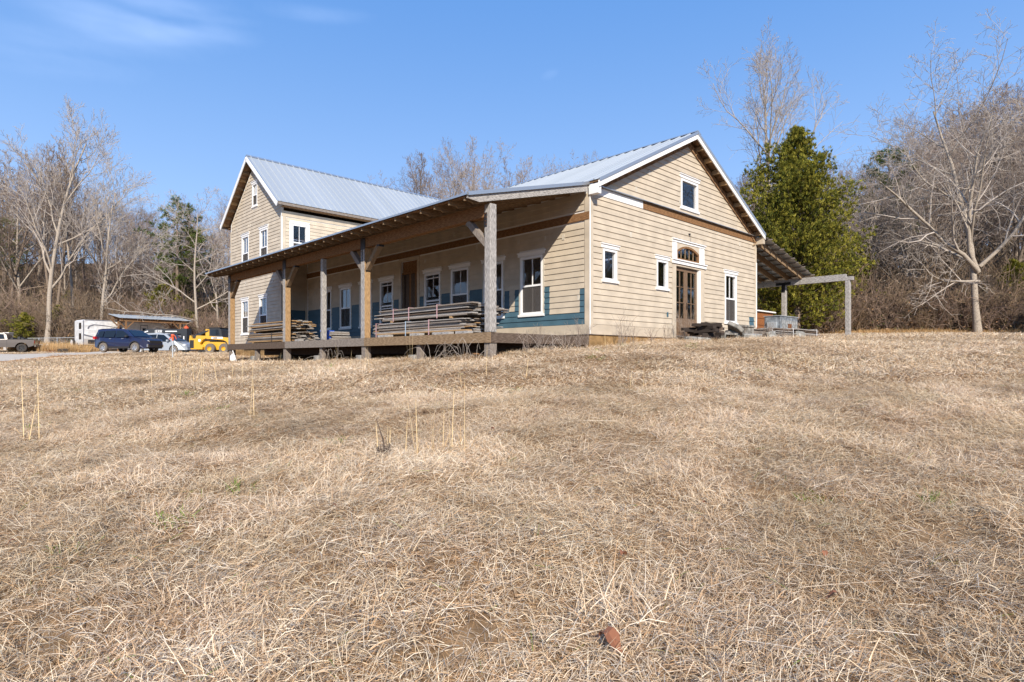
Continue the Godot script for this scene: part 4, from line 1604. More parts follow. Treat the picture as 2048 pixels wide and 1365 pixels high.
func cedar(seed_: int, height: float, radius: float, boughs: int) -> Array:
	var tr := MB.new()
	var fo := MB.new()
	fo.rnd.seed = seed_
	var rnd := fo.rnd
	tr.tube(PackedVector3Array([Vector3(0, -0.3, 0), Vector3(0.05, height * 0.5, 0), Vector3(0, height * 0.97, 0)]), PackedFloat32Array([height * 0.017, height * 0.01, 0.02]), 7, false)
	var lobes := FastNoiseLite.new()
	lobes.seed = seed_
	lobes.frequency = 0.6
	for k in boughs:
		var t := rnd.randf()
		var a := rnd.randf() * TAU
		var prof := pow(minf(1.0, (1.0 - t) / 0.55), 0.9) * minf(1.0, 0.72 + t * 2.0) + 0.05
		var ln: float = radius * prof * rnd.randf_range(0.5, 1.12) * (1.0 + 0.75 * lobes.get_noise_3d(cos(a) * 1.5, t * 5.0, sin(a) * 1.5))
		var p := Vector3(0, height * (0.04 + 0.92 * t), 0)
		var d := Vector3(cos(a), rnd.randf_range(0.05, 0.45) + t * 0.5, sin(a)).normalized()
		var pts := PackedVector3Array([p])
		for s in 4:
			d = (d + Vector3(0, 0.04, 0) + jitter(rnd, 0.1)).normalized()
			p += d * ln / 4.0
			pts.append(p)
		tr.tube(pts, PackedFloat32Array([0.035, 0.028, 0.02, 0.012, 0.006]), 3, false)
		var n := int(8 + ln * 9.5)
		for s in n:
			var f := 4.0 - 3.2 * pow(rnd.randf(), 1.4)
			var i := mini(int(f), 3)
			var q := pts[i].lerp(pts[i + 1], f - i) + jitter(rnd, 0.12 + 0.075 * ln)
			leafy(fo, q, (d * 0.7 + Vector3(0, 0.5, 0) + jitter(rnd, 0.5)).normalized(), 14, 0.17, 0.042, 0.85, CEDAR)
	return [tr.mesh(), fo.mesh()]


func pine(seed_: int, height: float, radius: float, base: float) -> Array:
	var tr := MB.new()
	var fo := MB.new()
	fo.rnd.seed = seed_
	var rnd := fo.rnd
	tr.tube(PackedVector3Array([Vector3(0, -0.3, 0), Vector3(0.2, height * 0.5, 0.1), Vector3(0.1, height * 0.97, 0)]), PackedFloat32Array([height * 0.012, height * 0.008, 0.03]), 7, false)
	for k in 56:
		var t := lerpf(base, 1.0, (k + rnd.randf()) / 56.0)
		var a := k * 2.4 + rnd.randf_range(-0.5, 0.5)
		var q := (t - base) / (1.0 - base)
		var ln := radius * (sin(clampf(q * 0.85 + 0.15, 0, 1) * PI) * 0.8 + 0.2) * rnd.randf_range(0.55, 1.15)
		var p := Vector3(0.1, height * t, 0)
		var d := Vector3(cos(a), rnd.randf_range(0.05, 0.5), sin(a)).normalized()
		var pts := PackedVector3Array([p])
		for s in 4:
			d = (d + Vector3(0, 0.06, 0) + jitter(rnd, 0.16)).normalized()
			p += d * ln / 4.0
			pts.append(p)
		tr.tube(pts, PackedFloat32Array([0.06, 0.045, 0.03, 0.02, 0.01]), 4, false)
		for s in int(6 + ln * 5.0):
			var f := rnd.randf_range(1.6, 4.0)
			var i := mini(int(f), 3)
			leafy(fo, pts[i].lerp(pts[i + 1], f - i) + jitter(rnd, 0.35), Vector3(0, 0.6, 0), 16, 0.36, 0.05, 1.0, PINE)
	return [tr.mesh(), fo.mesh()]


# the wood's outline in the photograph: [column, row of the treetops]
const SKYLINE := [[-100, 300], [0, 290], [60, 278], [115, 276], [160, 310], [205, 362], [260, 398], [320, 415], [400, 400], [470, 415], [700, 380], [760, 325], [830, 300], [900, 270], [960, 275], [1000, 310], [1060, 292], [1110, 310], [1160, 296], [1210, 305], [1300, 330], [1480, 330], [1560, 320], [1640, 330], [1700, 300], [1760, 300], [1830, 245], [1900, 215], [1950, 165], [2000, 140], [2140, 150]]


func skyline(col: float) -> float:
	for k in SKYLINE.size() - 1:
		if col <= SKYLINE[k + 1][0]:
			return lerpf(SKYLINE[k][1], SKYLINE[k + 1][1], clampf((col - SKYLINE[k][0]) / float(SKYLINE[k + 1][0] - SKYLINE[k][0]), 0.0, 1.0))
	return 200.0


# how far a tree must be scaled for its top to reach that row of the photograph
func reach_row(shapes: Array, where: Vector3, row: float) -> float:
	var tall := maxf(shapes[0].get_aabb().end.y, shapes[1].get_aabb().end.y)
	return (EYE + (HORIZON - row) / FOCAL * -where.z - where.y) / tall


func plant_tree(called: String, label: String, group: String, shapes: Array, where: Vector3, scale_: Vector3, turn: float, bark: Material, leaf: Material, category := "tree") -> Node3D:
	var o := thing(called, label, category, where, turn, group)
	o.scale = scale_
	inst("trunk", shapes[0], bark, o, Transform3D())
	inst("crown", shapes[1], leaf, o, Transform3D())
	return o


func woods() -> void:
	var tall := {"lift": 0.9, "fine": 0.011, "counts": [12, 7, 6, 4], "clear": 0.34, "reach": 0.46, "girth": 0.0125, "open": [0.45, 0.95]}
	var broad := {"lift": 0.45, "fine": 0.010, "counts": [11, 8, 6, 4], "clear": 0.22, "reach": 0.62, "girth": 0.014, "open": [0.6, 1.15]}
	var slim := {"lift": 1.1, "fine": 0.012, "counts": [10, 6, 5, 4], "clear": 0.45, "reach": 0.30, "girth": 0.009, "open": [0.4, 0.9]}
	var protos := []
	for k in 3:
		protos.append(bare_tree(40 + k, 20.0, tall))
	for k in 3:
		protos.append(bare_tree(60 + k, 14.0, broad))
	for k in 2:
		protos.append(bare_tree(80 + k, 18.0, slim))
	var pines := [pine(5, 24.0, 4.4, 0.4), pine(6, 22.0, 4.2, 0.42)]
	var small_cedar := cedar(9, 5.0, 1.5, 110)
	var barks := [M.bark0, M.bark1, M.bark2]
	var twigs := [M.twig0, M.twig1, M.twig2]

	# trees that can be told apart
	plant_tree("red_cedar", "dense dark green cedar with a broad conical crown behind the lean-to", "", cedar(3, 14.2, 4.1, 480), at(1594, 40), Vector3.ONE, 0.4, M.bark1, M.needle0)
	plant_tree("bare_tree", "tall pale bare tree rising behind the green cedar", "", bare_tree(51, 25.5, {"lift": 0.8, "fine": 0.011, "counts": [13, 8, 6, 4], "clear": 0.45, "reach": 0.4, "girth": 0.011, "open": [0.4, 0.8], "tilt": -0.1}), at(1560, 56), Vector3.ONE, 0.0, M.bark2, M.twig2)
	var spread := broad.duplicate()
	spread.merge({"clear": 0.3, "counts": [10, 9, 6, 4], "lift": 0.5, "arms": [[Vector3(-0.1, 4.3, 0.1), Vector3(-1.0, 0.75, 0.15), 9.6, 0.17], [Vector3(0, 3.6, 0.1), Vector3(-1.0, 0.05, 0.4), 6.2, 0.10], [Vector3(0.1, 4.6, 0), Vector3(0.9, 0.8, 0.1), 8.5, 0.15], [Vector3(0, 4.2, 0), Vector3(-0.35, 1.1, 0.1), 9.5, 0.17]]}, true)
	plant_tree("bare_tree", "wide bare grey tree with a long low limb at the edge of the field", "", bare_tree(71, 16.5, spread), at(1957, 41), Vector3.ONE, 0.0, M.bark2, M.twig2)
	plant_tree("bare_tree", "large bare forked tree towering over the brush beside the camper", "", bare_tree(55, 25.0, {"lift": 0.75, "fine": 0.013, "counts": [11, 9, 7, 4], "clear": 0.22, "reach": 0.5, "girth": 0.0115, "open": [0.35, 0.75]}), at(92, 68), Vector3.ONE, 0.3, M.bark2, M.twig2)
	plant_tree("bare_tree", "round-crowned bare tree with a low fork behind the camper", "", bare_tree(56, 18.5, {"lift": 0.7, "fine": 0.012, "counts": [10, 8, 7, 4], "clear": 0.25, "reach": 0.55, "girth": 0.0115, "open": [0.4, 0.85]}), at(200, 70), Vector3.ONE, 0.9, M.bark2, M.twig2)
	plant_tree("bare_tree", "bare tree with drooping pale branches between the pine and the house", "", bare_tree(57, 16.0, {"lift": 0.2, "fine": 0.012, "counts": [12, 8, 6, 4], "clear": 0.2, "reach": 0.55, "girth": 0.012, "open": [0.6, 1.2]}), at(396, 69), Vector3.ONE, 0.0, M.bark2, M.twig2)
	plant_tree("pine_tree", "tall green pine standing over the bare trees behind the camper roof", "", pines[0], at(352, 74), Vector3(1.25, 1.0, 1.25) * reach_row(pines[0], at(352, 74), 390), 0.0, M.bark1, M.needle1)
	plant_tree("pine_tree", "green pine with a thin crown between the cedar and the bare woods", "", pines[1], at(1778, 51), Vector3(1.1, 1.0, 1.1) * reach_row(pines[1], at(1778, 51), 286), 1.0, M.bark1, M.needle1)
	plant_tree("pine_tree", "sparse pine half hidden among the bare trunks at the wood's edge", "", pines[1], at(18, 92), Vector3(1.1, 1.0, 1.1) * reach_row(pines[1], at(18, 92), 430), 2.0, M.bark1, M.needle1)
	plant_tree("pine_tree", "young pine lower down beside the tallest green pine", "", pines[1], at(386, 78), Vector3(1.4, 1.0, 1.4) * reach_row(pines[1], at(386, 78), 450), 3.0, M.bark1, M.needle1)
	# small evergreens under the woods: [column, depth, height]
	for a in [[48, 68, 4.2], [118, 72, 5.0], [140, 80, 6.0], [300, 76, 5.5], [322, 74, 7.5], [345, 78, 8.0], [375, 72, 4.6], [430, 80, 6.0], [1535, 44, 5.0], [1640, 46, 6.0], [1700, 47, 8.0], [1750, 52, 5.0], [2030, 45, 5.5], [1900, 55, 6.0]]:
		var s: float = a[2] / 5.0
		plant_tree("young_cedar", "small green cedar growing in the brush at the wood's edge", "small evergreens in the brush", small_cedar, at(a[0], a[1]), Vector3(s * rng.randf_range(0.9, 1.3), s, s * rng.randf_range(0.9, 1.3)), rng.randf() * TAU, M.bark1, M.needle0)
	# the rest of the wood: [from column, to column, nearest, farthest, how many, group, label]
	var rows := [
		[-60, 470, 71.0, 104.0, 44, "bare trees behind the parked vehicles", "slender bare tree in the wood behind the parked vehicles"],
		[700, 1240, 70.0, 90.0, 20, "bare treetops behind the roof", "bare treetop showing above the metal roof"],
		[1860, 2130, 46.0, 62.0, 12, "bare trees beyond the field", "slender bare tree in the thicket beyond the field"],
		[1450, 2120, 46.0, 80.0, 56, "bare trees beyond the field", "slender bare tree in the thicket beyond the field"]]
	for r in rows:
		for k in r[4]:
			var col := lerpf(r[0], r[1], (k + rng.randf_range(0.1, 0.9)) / r[4])
			var depth := lerpf(r[2], r[3], pow(rng.randf(), 1.2))
			var which := rng.randi() % protos.size()
			var where := at(col, depth)
			var s := reach_row(protos[which], where, skyline(col) + (rng.randf_range(0.0, 26.0) if r[0] == 700 or r[0] == 1860 else rng.randf_range(4.0, 150.0) * rng.randf()))
			s = clampf(s, 0.45, 1.6)
			plant_tree("bare_tree", r[6], r[5], protos[which], where, Vector3(s, s, s) if r[0] != 700 else Vector3(s * 0.8, s, s * 0.8), rng.randf() * TAU, (barks[rng.randi() % 3] if depth < 52.0 or rng.randf() < 0.3 else M.bark3) if r[0] == 1450 else barks[rng.randi() % 3], ([M.twig1, M.twig3][rng.randi() % 2] if depth > 52.0 else M.twig0) if r[0] == 1450 else [M.twig0, M.twig1, M.twig3, M.twig0][rng.randi() % 4])
	# trees out of the frame that the window panes mirror
	for a in [[34, 12], [38, 17], [42, 22], [36, 27], [46, 14], [48, 26], [41, 32], [52, 20], [55, 30], [-44, 12], [-47, 17], [-42, 21], [-50, 23], [-46, 27], [-54, 15], [-58, 24], [-52, 31], [-60, 34]]:
		var which: int = rng.randi() % protos.size()
		plant_tree("bare_tree", "bare tree outside the picture that the window panes mirror", "bare trees mirrored in the windows", protos[which], Vector3(a[0], gh(a[0], -a[1]), -a[1]), Vector3.ONE * rng.randf_range(0.75, 1.0), rng.randf() * TAU, barks[rng.randi() % 3], twigs[rng.randi() % 3])
	for a in [[31, 14, 8.0], [33, 19, 9.0], [36, 23, 7.0], [33, 27, 8.0], [39, 17, 9.5], [41, 25, 9.0], [37, 31, 8.5], [44, 20, 9.0], [46, 29, 10.0], [42, 35, 9.0]]:
		var s: float = a[2] / 5.0
		plant_tree("young_cedar", "cedar outside the picture that the gable's window panes mirror", "cedars mirrored in the windows", small_cedar, Vector3(a[0], gh(a[0], -a[1]), -a[1]), Vector3.ONE * s, rng.randf() * TAU, M.bark1, M.needle0)
	undergrowth()
	# the wood farther back reads as one mass
	var far := []
	var tints := PackedColorArray()
	for k in 160:
		var depth := rng.randf_range(98.0, 160.0)
		var p := at(rng.randf_range(-250, 2300), depth)
		far.append(Transform3D(Basis(Vector3.UP, rng.randf() * TAU).scaled(Vector3.ONE * rng.randf_range(0.5, 0.72)), p))
		tints.append(Color.WHITE)
	for k in 2:
		var st := SurfaceTool.new()
		st.append_from(protos[k * 3][0], 0, Transform3D())
		st.append_from(protos[k * 3][1], 0, Transform3D())
		scatter("distant_woods", "bare grey woods far behind the field and the house", st.commit(), far.slice(k * 80, k * 80 + 80), tints.slice(0, 80), M.twig1)


func undergrowth() -> void:
	# leafless brush, brambles and dead leaves along the wood's edge
	var brush := []
	for k in 4:
		var m := MB.new()
		m.rnd.seed = 130 + k
		for s in 46:
			var a := m.rnd.randf() * TAU
			var r := 1.3 * sqrt(m.rnd.randf())
			var p := Vector3(cos(a) * r, -0.1, sin(a) * r)
			var d := Vector3(m.rnd.randf_range(-0.6, 0.6), 1.0, m.rnd.randf_range(-0.6, 0.6)).normalized()
			var l := m.rnd.randf_range(0.9, 3.0)
			var pts := PackedVector3Array([p])
			for q in 4:
				d = (d + jitter(m.rnd, 0.3) - Vector3(0, 0.06 * q, 0)).normalized()
				p += d * l / 4.0
				pts.append(p)
				for w in 3:
					var e := (d + jitter(m.rnd, 0.9)).normalized()
					var l2 := m.rnd.randf_range(0.3, 0.9)
					m.tube(PackedVector3Array([p, p + e * l2 * 0.5, p + (e + jitter(m.rnd, 0.4)) * l2]), PackedFloat32Array([0.011, 0.009, 0.006]), 3, false)
			m.tube(pts, PackedFloat32Array([0.02, 0.018, 0.015, 0.012, 0.008]), 3, false)
		for q in m.v.size():
			m.c.append(Color(0.30, 0.225, 0.165))
		for s in 260:
			var a := m.rnd.randf() * TAU
			var r := 1.5 * sqrt(m.rnd.randf())
			var tone: Color = [Color(0.34, 0.20, 0.10), Color(0.26, 0.16, 0.09), Color(0.40, 0.28, 0.17), Color(0.12, 0.14, 0.05)][m.rnd.randi() % 4]
			blade(m, Vector3(cos(a) * r, m.rnd.randf_range(0.05, 2.0) * m.rnd.randf(), sin(a) * r), m.rnd.randf() * TAU, m.rnd.randf_range(-0.8, 0.8), 0.13, 0.07, 0.2, tone, 2)
		brush.append(m.mesh())
	# [from column, to column, nearest, farthest, how many, size]
	var beds := [[-80, 470, 69.5, 80.0, 210, 1.3], [-80, 470, 80.0, 104.0, 150, 1.6], [480, 900, 72.0, 85.0, 40, 1.2], [1490, 2140, 43.0, 50.0, 230, 1.05], [1480, 2160, 49.0, 62.0, 170, 1.75]]
	for bed in beds.size():
		var b: Array = beds[bed]
		var spots := [[], [], [], []]
		var tints := [PackedColorArray(), PackedColorArray(), PackedColorArray(), PackedColorArray()]
		for k in b[4]:
			var p := at(lerpf(b[0], b[1], rng.randf()), lerpf(b[2], b[3], rng.randf()))
			if on_drive(p.x, -p.z) or (p.x > 8.0 and p.x < 17.0 and p.z > -44.0):
				continue
			var s: float = b[5] * rng.randf_range(0.7, 1.45)
			var q := rng.randi() % 4
			spots[q].append(Transform3D(Basis(Vector3.UP, rng.randf() * TAU).scaled(Vector3(s, s * rng.randf_range(0.8, 1.5), s)), p))
			var v := rng.randf_range(0.75, 1.25)
			tints[q].append(Color(v, v * rng.randf_range(0.92, 1.04), v * rng.randf_range(0.85, 1.05)))
		for q in 4:
			if spots[q].size():
				scatter("undergrowth", "tangled brown brush along the edge of the wood", brush[q], spots[q], tints[q], M.straw)
	# tall tawny grass at the foot of the brush
	for k in 2:
		var m := MB.new()
		m.rnd.seed = 150 + k
		for s in 130:
			var a := m.rnd.randf() * TAU
			var r := 0.7 * sqrt(m.rnd.randf())
			blade(m, Vector3(cos(a) * r, 0, sin(a) * r), m.rnd.randf() * TAU, m.rnd.randf_range(0.9, 1.5), m.rnd.randf_range(0.35, 1.1), 0.02, 0.12, [Color(0.66, 0.42, 0.19), Color(0.60, 0.44, 0.26), Color(0.5, 0.31, 0.14)][s % 3], 3)
		var spots := []
		var tints := PackedColorArray()
		for s in 130:
			var p := at(rng.randf_range(30, 200), rng.randf_range(57, 63)) if s < 80 else at(rng.randf_range(1560, 2100), rng.randf_range(41.0, 43.0))
			if on_drive(p.x, -p.z):
				continue
			var z := 1.0 if s < 80 else 0.42
			spots.append(Transform3D(Basis(Vector3.UP, rng.randf() * TAU).scaled(Vector3(1, z * rng.randf_range(0.7, 1.2), 1)), p))
			tints.append(Color.WHITE * rng.randf_range(0.8, 1.15))
		scatter("tawny_grass", "tall tawny grass standing in front of the brush", m.mesh(), spots, tints, M.straw)


# ---------------------------------------------------------------- on the porch and round the house
func hroot(called: String, label: String, category: String, gx: float, h: float, gz: float, turn := 0.0, group := "") -> Node3D:
	return thing(called, label, category, house_point(gx, h, gz), deg_to_rad(HOUSE_TURN) + turn, group)


# a strapped pile of rough planks lying along z
func bundle(called: String, label: String, gx: float, h: float, gz: float, wide: float, long: float, tall: float, seed_: int, woods_: Array, ragged: float, straps: Array, turn := 0.0, group := "") -> Node3D:
	var o := hroot(called, label, "lumber", gx, h, gz, turn, group)
	var r := RandomNumberGenerator.new()
	r.seed = seed_
	for z in [-0.34, 0.3]:
		boxed("bearer", Vector3(-wide * 0.5, 0.0, z * long - 0.05), Vector3(wide * 0.5, 0.06, z * long + 0.05), M.fresh_wood_x, o)
	var y := 0.062
	while y < tall:
		var t := r.randf_range(0.028, 0.042)
		var x := -wide * 0.5 + r.randf_range(-0.03, 0.05)
		while x < wide * 0.5 - 0.06:
			var w := minf(r.randf_range(0.13, 0.28), wide * 0.5 - x + 0.04)
			var l := long * r.randf_range(0.86, 1.0)
			var off := r.randf_range(-ragged, ragged)
			var b := Basis(Vector3.UP, r.randf_range(-0.012, 0.012)) * Basis(Vector3(1, 0, 0), r.randf_range(-0.004, 0.004))
			inst("plank", unit_box, M[woods_[r.randi() % woods_.size()]], o, Transform3D(b.scaled_local(Vector3(w - 0.008, t - 0.004, l)), Vector3(x + w * 0.5, y + t * 0.5, off)))
			x += w + r.randf_range(0.0, 0.03)
		y += t
	for s in straps:
		var m := MB.new()
		var z0: float = s[0] * long
		m.box(Vector3(-wide * 0.5 - 0.05, 0.02, z0 - 0.018), Vector3(-wide * 0.5 - 0.042, y + 0.012, z0 + 0.018))
		m.box(Vector3(-wide * 0.5 - 0.05, y + 0.012, z0 - 0.018), Vector3(wide * 0.5 + 0.05, y + 0.02, z0 + 0.018))
		m.put("strap", M[s[1]], o)
	return o


func porch_things() -> void:
	var grey := ["silver_wood_z", "silver_wood_z", "grey_wood_z", "dark_wood_z", "grey_wood_z"]
	var tan := ["silver_wood_z", "tan_wood_z", "silver_wood_z", "fresh_wood_z", "grey_wood_z"]
	bundle("lumber_bundle", "lower bundle of weathered planks on the porch by the two-storey wing", -3.08, 0.645, -14.55, 1.05, 4.9, 0.42, 1, tan, 0.16, [[0.1, "dark_metal"]])
	bundle("lumber_bundle", "upper bundle of tan planks stacked on bearers by the two-storey wing", -3.08, 1.12, -14.5, 1.0, 4.7, 0.37, 2, tan, 0.18, [])
	bundle("lumber_bundle", "lower strapped bundle of grey planks in the middle of the porch", -3.02, 0.645, -3.75, 1.15, 4.9, 0.44, 3, ["silver_wood_z", "grey_wood_z", "silver_wood_z", "fresh_wood_z"], 0.22, [[-0.08, "pale_blue_strap"], [0.16, "pink_strap"], [-0.42, "pink_strap"]])
	bundle("lumber_bundle", "upper ragged bundle of grey planks tied with pink straps on the porch", -2.95, 1.12, -3.55, 1.1, 4.7, 0.36, 4, grey, 0.34, [[-0.3, "pink_strap"], [-0.12, "pink_strap"], [0.18, "pink_strap"]])
	var small := hroot("board_stack", "short stack of pale boards beside the blue bin on the porch", "lumber", -3.0, 0.645, -9.4, PI / 2)
	for k in 8:
		inst("plank", unit_box, M["silver_wood_z" if k % 2 else "grey_wood_z"], small, Transform3D(Basis(Vector3.UP, rng.randf_range(-0.08, 0.08)).scaled_local(Vector3(0.2, 0.038, 0.75)), Vector3(rng.randf_range(-0.03, 0.03), 0.02 + k * 0.043, rng.randf_range(-0.06, 0.06))))
	# loose blocks along the rim
	for a in [[-3.72, -2.2, 0.8], [-3.74, -3.4, 0.5], [-3.7, -1.3, 0.55], [-3.74, -5.1, 0.6], [-3.74, -11.2, 0.4]]:
		var o := hroot("timber_offcut", "short grey timber offcut lying on the porch rim", "offcut", a[0], 0.642, a[1], rng.randf_range(-0.06, 0.06), "timber offcuts on the porch rim")
		var m := MB.new()
		m.rounded(Vector3(-0.09, 0, -a[2] * 0.5), Vector3(0.09, 0.085, a[2] * 0.5), 0.008)
		m.put("offcut", M.silver_wood_z, o)
	var bin := hroot("blue_bin", "bright blue plastic bin on the porch behind the slim post", "bin", -3.42, 0.645, -9.55)
	var bm := MB.new()
	bm.hexa([Vector3(-0.13, 0, 0.11), Vector3(0.13, 0, 0.11), Vector3(0.13, 0, -0.11), Vector3(-0.13, 0, -0.11), Vector3(-0.17, 0.33, 0.15), Vector3(0.17, 0.33, 0.15), Vector3(0.17, 0.33, -0.15), Vector3(-0.17, 0.33, -0.15)])
	bm.put("tub", M.blue_plastic, bin)
	var bl := MB.new()
	bl.rounded(Vector3(-0.20, 0.331, -0.18), Vector3(0.20, 0.375, 0.18), 0.012)
	bl.put("lid", M.blue_plastic, bin)
	# white jug and a stick leaning on the last post
	var g := house_plan(at(466, 27.6))
	var jug := thing("water_jug", "white plastic jug standing on the grass at the porch's end post", "jug", at(466, 27.2))
	var jm := MB.new()
	jm.rounded(Vector3(-0.11, 0, -0.09), Vector3(0.11, 0.30, 0.09), 0.03)
	jm.put("body", M.white_plastic, jug)
	var jh := MB.new()
	jh.tube(PackedVector3Array([Vector3(-0.07, 0.29, 0), Vector3(-0.05, 0.36, 0), Vector3(0.05, 0.36, 0), Vector3(0.07, 0.29, 0)]), PackedFloat32Array([0.015, 0.015, 0.015, 0.015]), 6)
	jh.put("handle", M.white_plastic, jug)
	var jc := MB.new()
	jc.rod(Vector3(0.0, 0.30, 0.05), Vector3(0.0, 0.335, 0.05), 0.028, 10)
	jc.put("cap", M.white_plastic, jug)
	var st := thing("leaning_stake", "pale wooden stake leaning on the porch's end post", "stake", at(473, 27.0))
	var sm := MB.new()
	sm.bar(Vector3(0, 0, 0), Vector3(-0.24, 0.52, -0.12), 0.035, 0.02)
	sm.put("stake", M.white_plastic, st)
	# boards and rubble thrown under the deck
	for k in 26:
		var gz := -0.6 - k * 0.68
		var p := house_point(-3.5 + rng.randf_range(-0.1, 1.3), 0, gz)
		p.y = gh(p.x, p.z) + 0.02 + rng.randf() * 0.05
		var o := thing("scrap_board", "orange-brown scrap board lying in the dirt under the porch", "board", p, rng.randf() * TAU, "scrap boards under the porch")
		var m := MB.new()
		m.box(Vector3(-0.45, 0, -0.05), Vector3(0.45 * rng.randf_range(0.5, 1.0), 0.03, 0.05))
		m.put("board", M.fresh_wood_x if k % 3 else M.brown_wood_x, o)
		o.rotation.x = rng.randf_range(-0.08, 0.08)


func concrete_lump(called: String, label: String, gx: float, gz: float, size: Vector3, seed_: int, tilt: Vector3, mat: Material, lift := 0.0) -> void:
	# a broken piece: a box whose corners are knocked about
	var p := house_point(gx, 0, gz)
	p.y = gh(p.x, p.z) + lift
	var o := thing(called, label, "concrete", p, deg_to_rad(HOUSE_TURN) + tilt.y)
	o.rotation.x = tilt.x
	o.rotation.z = tilt.z
	var r := RandomNumberGenerator.new()
	r.seed = seed_
	var m := MB.new()
	var ring := PackedVector2Array()
	for k in 11:
		var a := TAU * k / 11.0
		var c := Vector2(cos(a), sin(a))
		var q := 1.0 / maxf(absf(c.x), absf(c.y))
		ring.append(Vector2(c.x * size.x * 0.5, c.y * size.z * 0.5) * minf(q, 1.25) * r.randf_range(0.88, 1.04))
	m.prism(ring, 0.0, size.y, 0.02)
	for k in m.v.size():
		m.v[k] = Vector3(m.v[k].x, m.v[k].z, -m.v[k].y)
		m.n[k] = Vector3(m.n[k].x, m.n[k].z, -m.n[k].y)
	m.put("chunk", mat, o)


func yard() -> void:
	# the black timber pile in front of the french doors
	var base := house_point(4.6, 0, 1.25)
	var pile := thing("timber_pile", "heap of charred black timbers in front of the french doors", "timber", Vector3(base.x, gh(base.x, base.z), base.z), deg_to_rad(HOUSE_TURN))
	var r := RandomNumberGenerator.new()
	r.seed = 8
	for k in 30:
		var row := k / 6
		var l := r.randf_range(0.9, 1.9) * (1.0 - 0.1 * row)
		var b := Basis(Vector3.UP, r.randf_range(-0.35, 0.35) + (PI / 2 if k % 5 == 3 else 0.0)) * Basis(Vector3(0, 0, 1), r.randf_range(-0.06, 0.06))
		inst("timber", unit_box, M.char if k % 3 else M.dark_wood_x, pile, Transform3D(b.scaled_local(Vector3(l, r.randf_range(0.08, 0.12), r.randf_range(0.10, 0.2))), Vector3(r.randf_range(-0.75, 0.85) * (1.0 - 0.08 * row), 0.07 + row * 0.105, r.randf_range(-0.3, 0.3))))
	concrete_lump("concrete_slab", "tilted broken concrete slab leaning on the black timbers", 6.25, 1.45, Vector3(1.0, 0.14, 0.62), 3, Vector3(0.55, 0.2, -0.45), M.concrete, 0.28)
	concrete_lump("concrete_slab", "second broken slab lying under the tilted one", 6.4, 1.35, Vector3(0.9, 0.13, 0.6), 13, Vector3(0.25, 0.1, -0.3), M.concrete, 0.1)
	concrete_lump("concrete_lump", "pale concrete block in the grass below the broken slabs", 6.6, 1.9, Vector3(1.0, 0.24, 0.45), 4, Vector3(0.1, 0.0, 0.04), M.pale_concrete, -0.02)
	concrete_lump("concrete_step", "long pale concrete kerb lying in front of the french doors", 3.6, 1.5, Vector3(1.35, 0.20, 0.4), 5, Vector3(0.02, 0.03, -0.01), M.pale_concrete, -0.02)
	concrete_lump("concrete_lump", "grey concrete lump beside the long pale kerb", 3.0, 1.65, Vector3(0.35, 0.2, 0.3), 6, Vector3(0.1, 0.4, 0.1), M.concrete, -0.02)
	concrete_lump("concrete_lump", "small concrete lump in the grass before the lumber rows", 9.6, 1.9, Vector3(0.7, 0.16, 0.4), 7, Vector3(0.0, 0.2, 0.0), M.concrete, -0.03)
	concrete_lump("concrete_lump", "tan concrete footing between the two lumber rows", 9.2, 1.55, Vector3(0.8, 0.38, 0.3), 17, Vector3(-0.2, 0.1, 0.05), M.pale_concrete, -0.05)
	concrete_lump("concrete_lump", "tan concrete footing at the end of the lumber rows", 11.9, 1.55, Vector3(0.7, 0.34, 0.3), 27, Vector3(-0.2, -0.1, -0.08), M.pale_concrete, -0.05)
	# hollow concrete block
	var cp := house_point(5.2, 0, 1.75)
	var cb := thing("hollow_block", "hollow concrete block standing against the black timbers", "block", Vector3(cp.x, gh(cp.x, cp.z), cp.z), deg_to_rad(HOUSE_TURN))
	var cm := MB.new()
	for q in [[-0.46, -0.4, 0.0, 0.24], [0.4, 0.46, 0.0, 0.24], [-0.4, 0.4, 0.0, 0.05], [-0.4, 0.4, 0.18, 0.24]]:
		cm.box(Vector3(q[0], q[2], -0.1), Vector3(q[1], q[3], 0.1))
	cm.put("block", M.concrete, cb)
	# lidded utility box
	var up := house_point(7.65, 0, 1.05)
	var ub := thing("utility_box", "grey-green lidded utility box beside the broken slabs", "box", Vector3(up.x, gh(up.x, up.z), up.z), deg_to_rad(HOUSE_TURN))
	boxed("body", Vector3(-0.36, -0.05, -0.3), Vector3(0.36, 0.42, 0.3), M.concrete, ub)
	var lm := MB.new()
	lm.rounded(Vector3(-0.40, 0.425, -0.34), Vector3(0.40, 0.50, 0.34), 0.012)
	lm.put("lid", M.concrete, ub)
	boxed("side_post", Vector3(-0.55, -0.05, 0.0), Vector3(-0.42, 0.5, 0.12), M.char, ub)
	# rows of grey lumber running along the wall
	var weather := ["silver_wood_z", "grey_wood_z", "dark_wood_z", "grey_wood_z"]
	for a in [[9.0, 0.9, 2.2, 0.34, 31, "low row of dark planks beside the utility box"], [10.9, 1.0, 1.9, 0.40, 32, "middle pile of warped grey planks by the gable's far corner"], [12.9, 1.15, 2.6, 0.36, 33, "end pile of grey beams with gaps beside the steel cabinet"]]:
		var p := house_point(a[0], 0, a[1])
		bundle("plank_row", a[5], a[0], gh(p.x, p.z) - EYE + 0.02, a[1], 0.8, a[2], a[3], a[4], weather, 0.12, [[0.3, "white_plastic"]], PI / 2)
	# steel cabinet
	var kp := house_point(13.95, 0, -0.035)
	var cab := thing("steel_cabinet", "grey steel equipment cabinet under the lean-to roof", "cabinet", Vector3(kp.x, gh(kp.x, kp.z), kp.z), deg_to_rad(HOUSE_TURN))
	var km := MB.new()
	km.rounded(Vector3(-0.95, 0.05, -0.365), Vector3(0.95, 0.97, 0.365), 0.012)
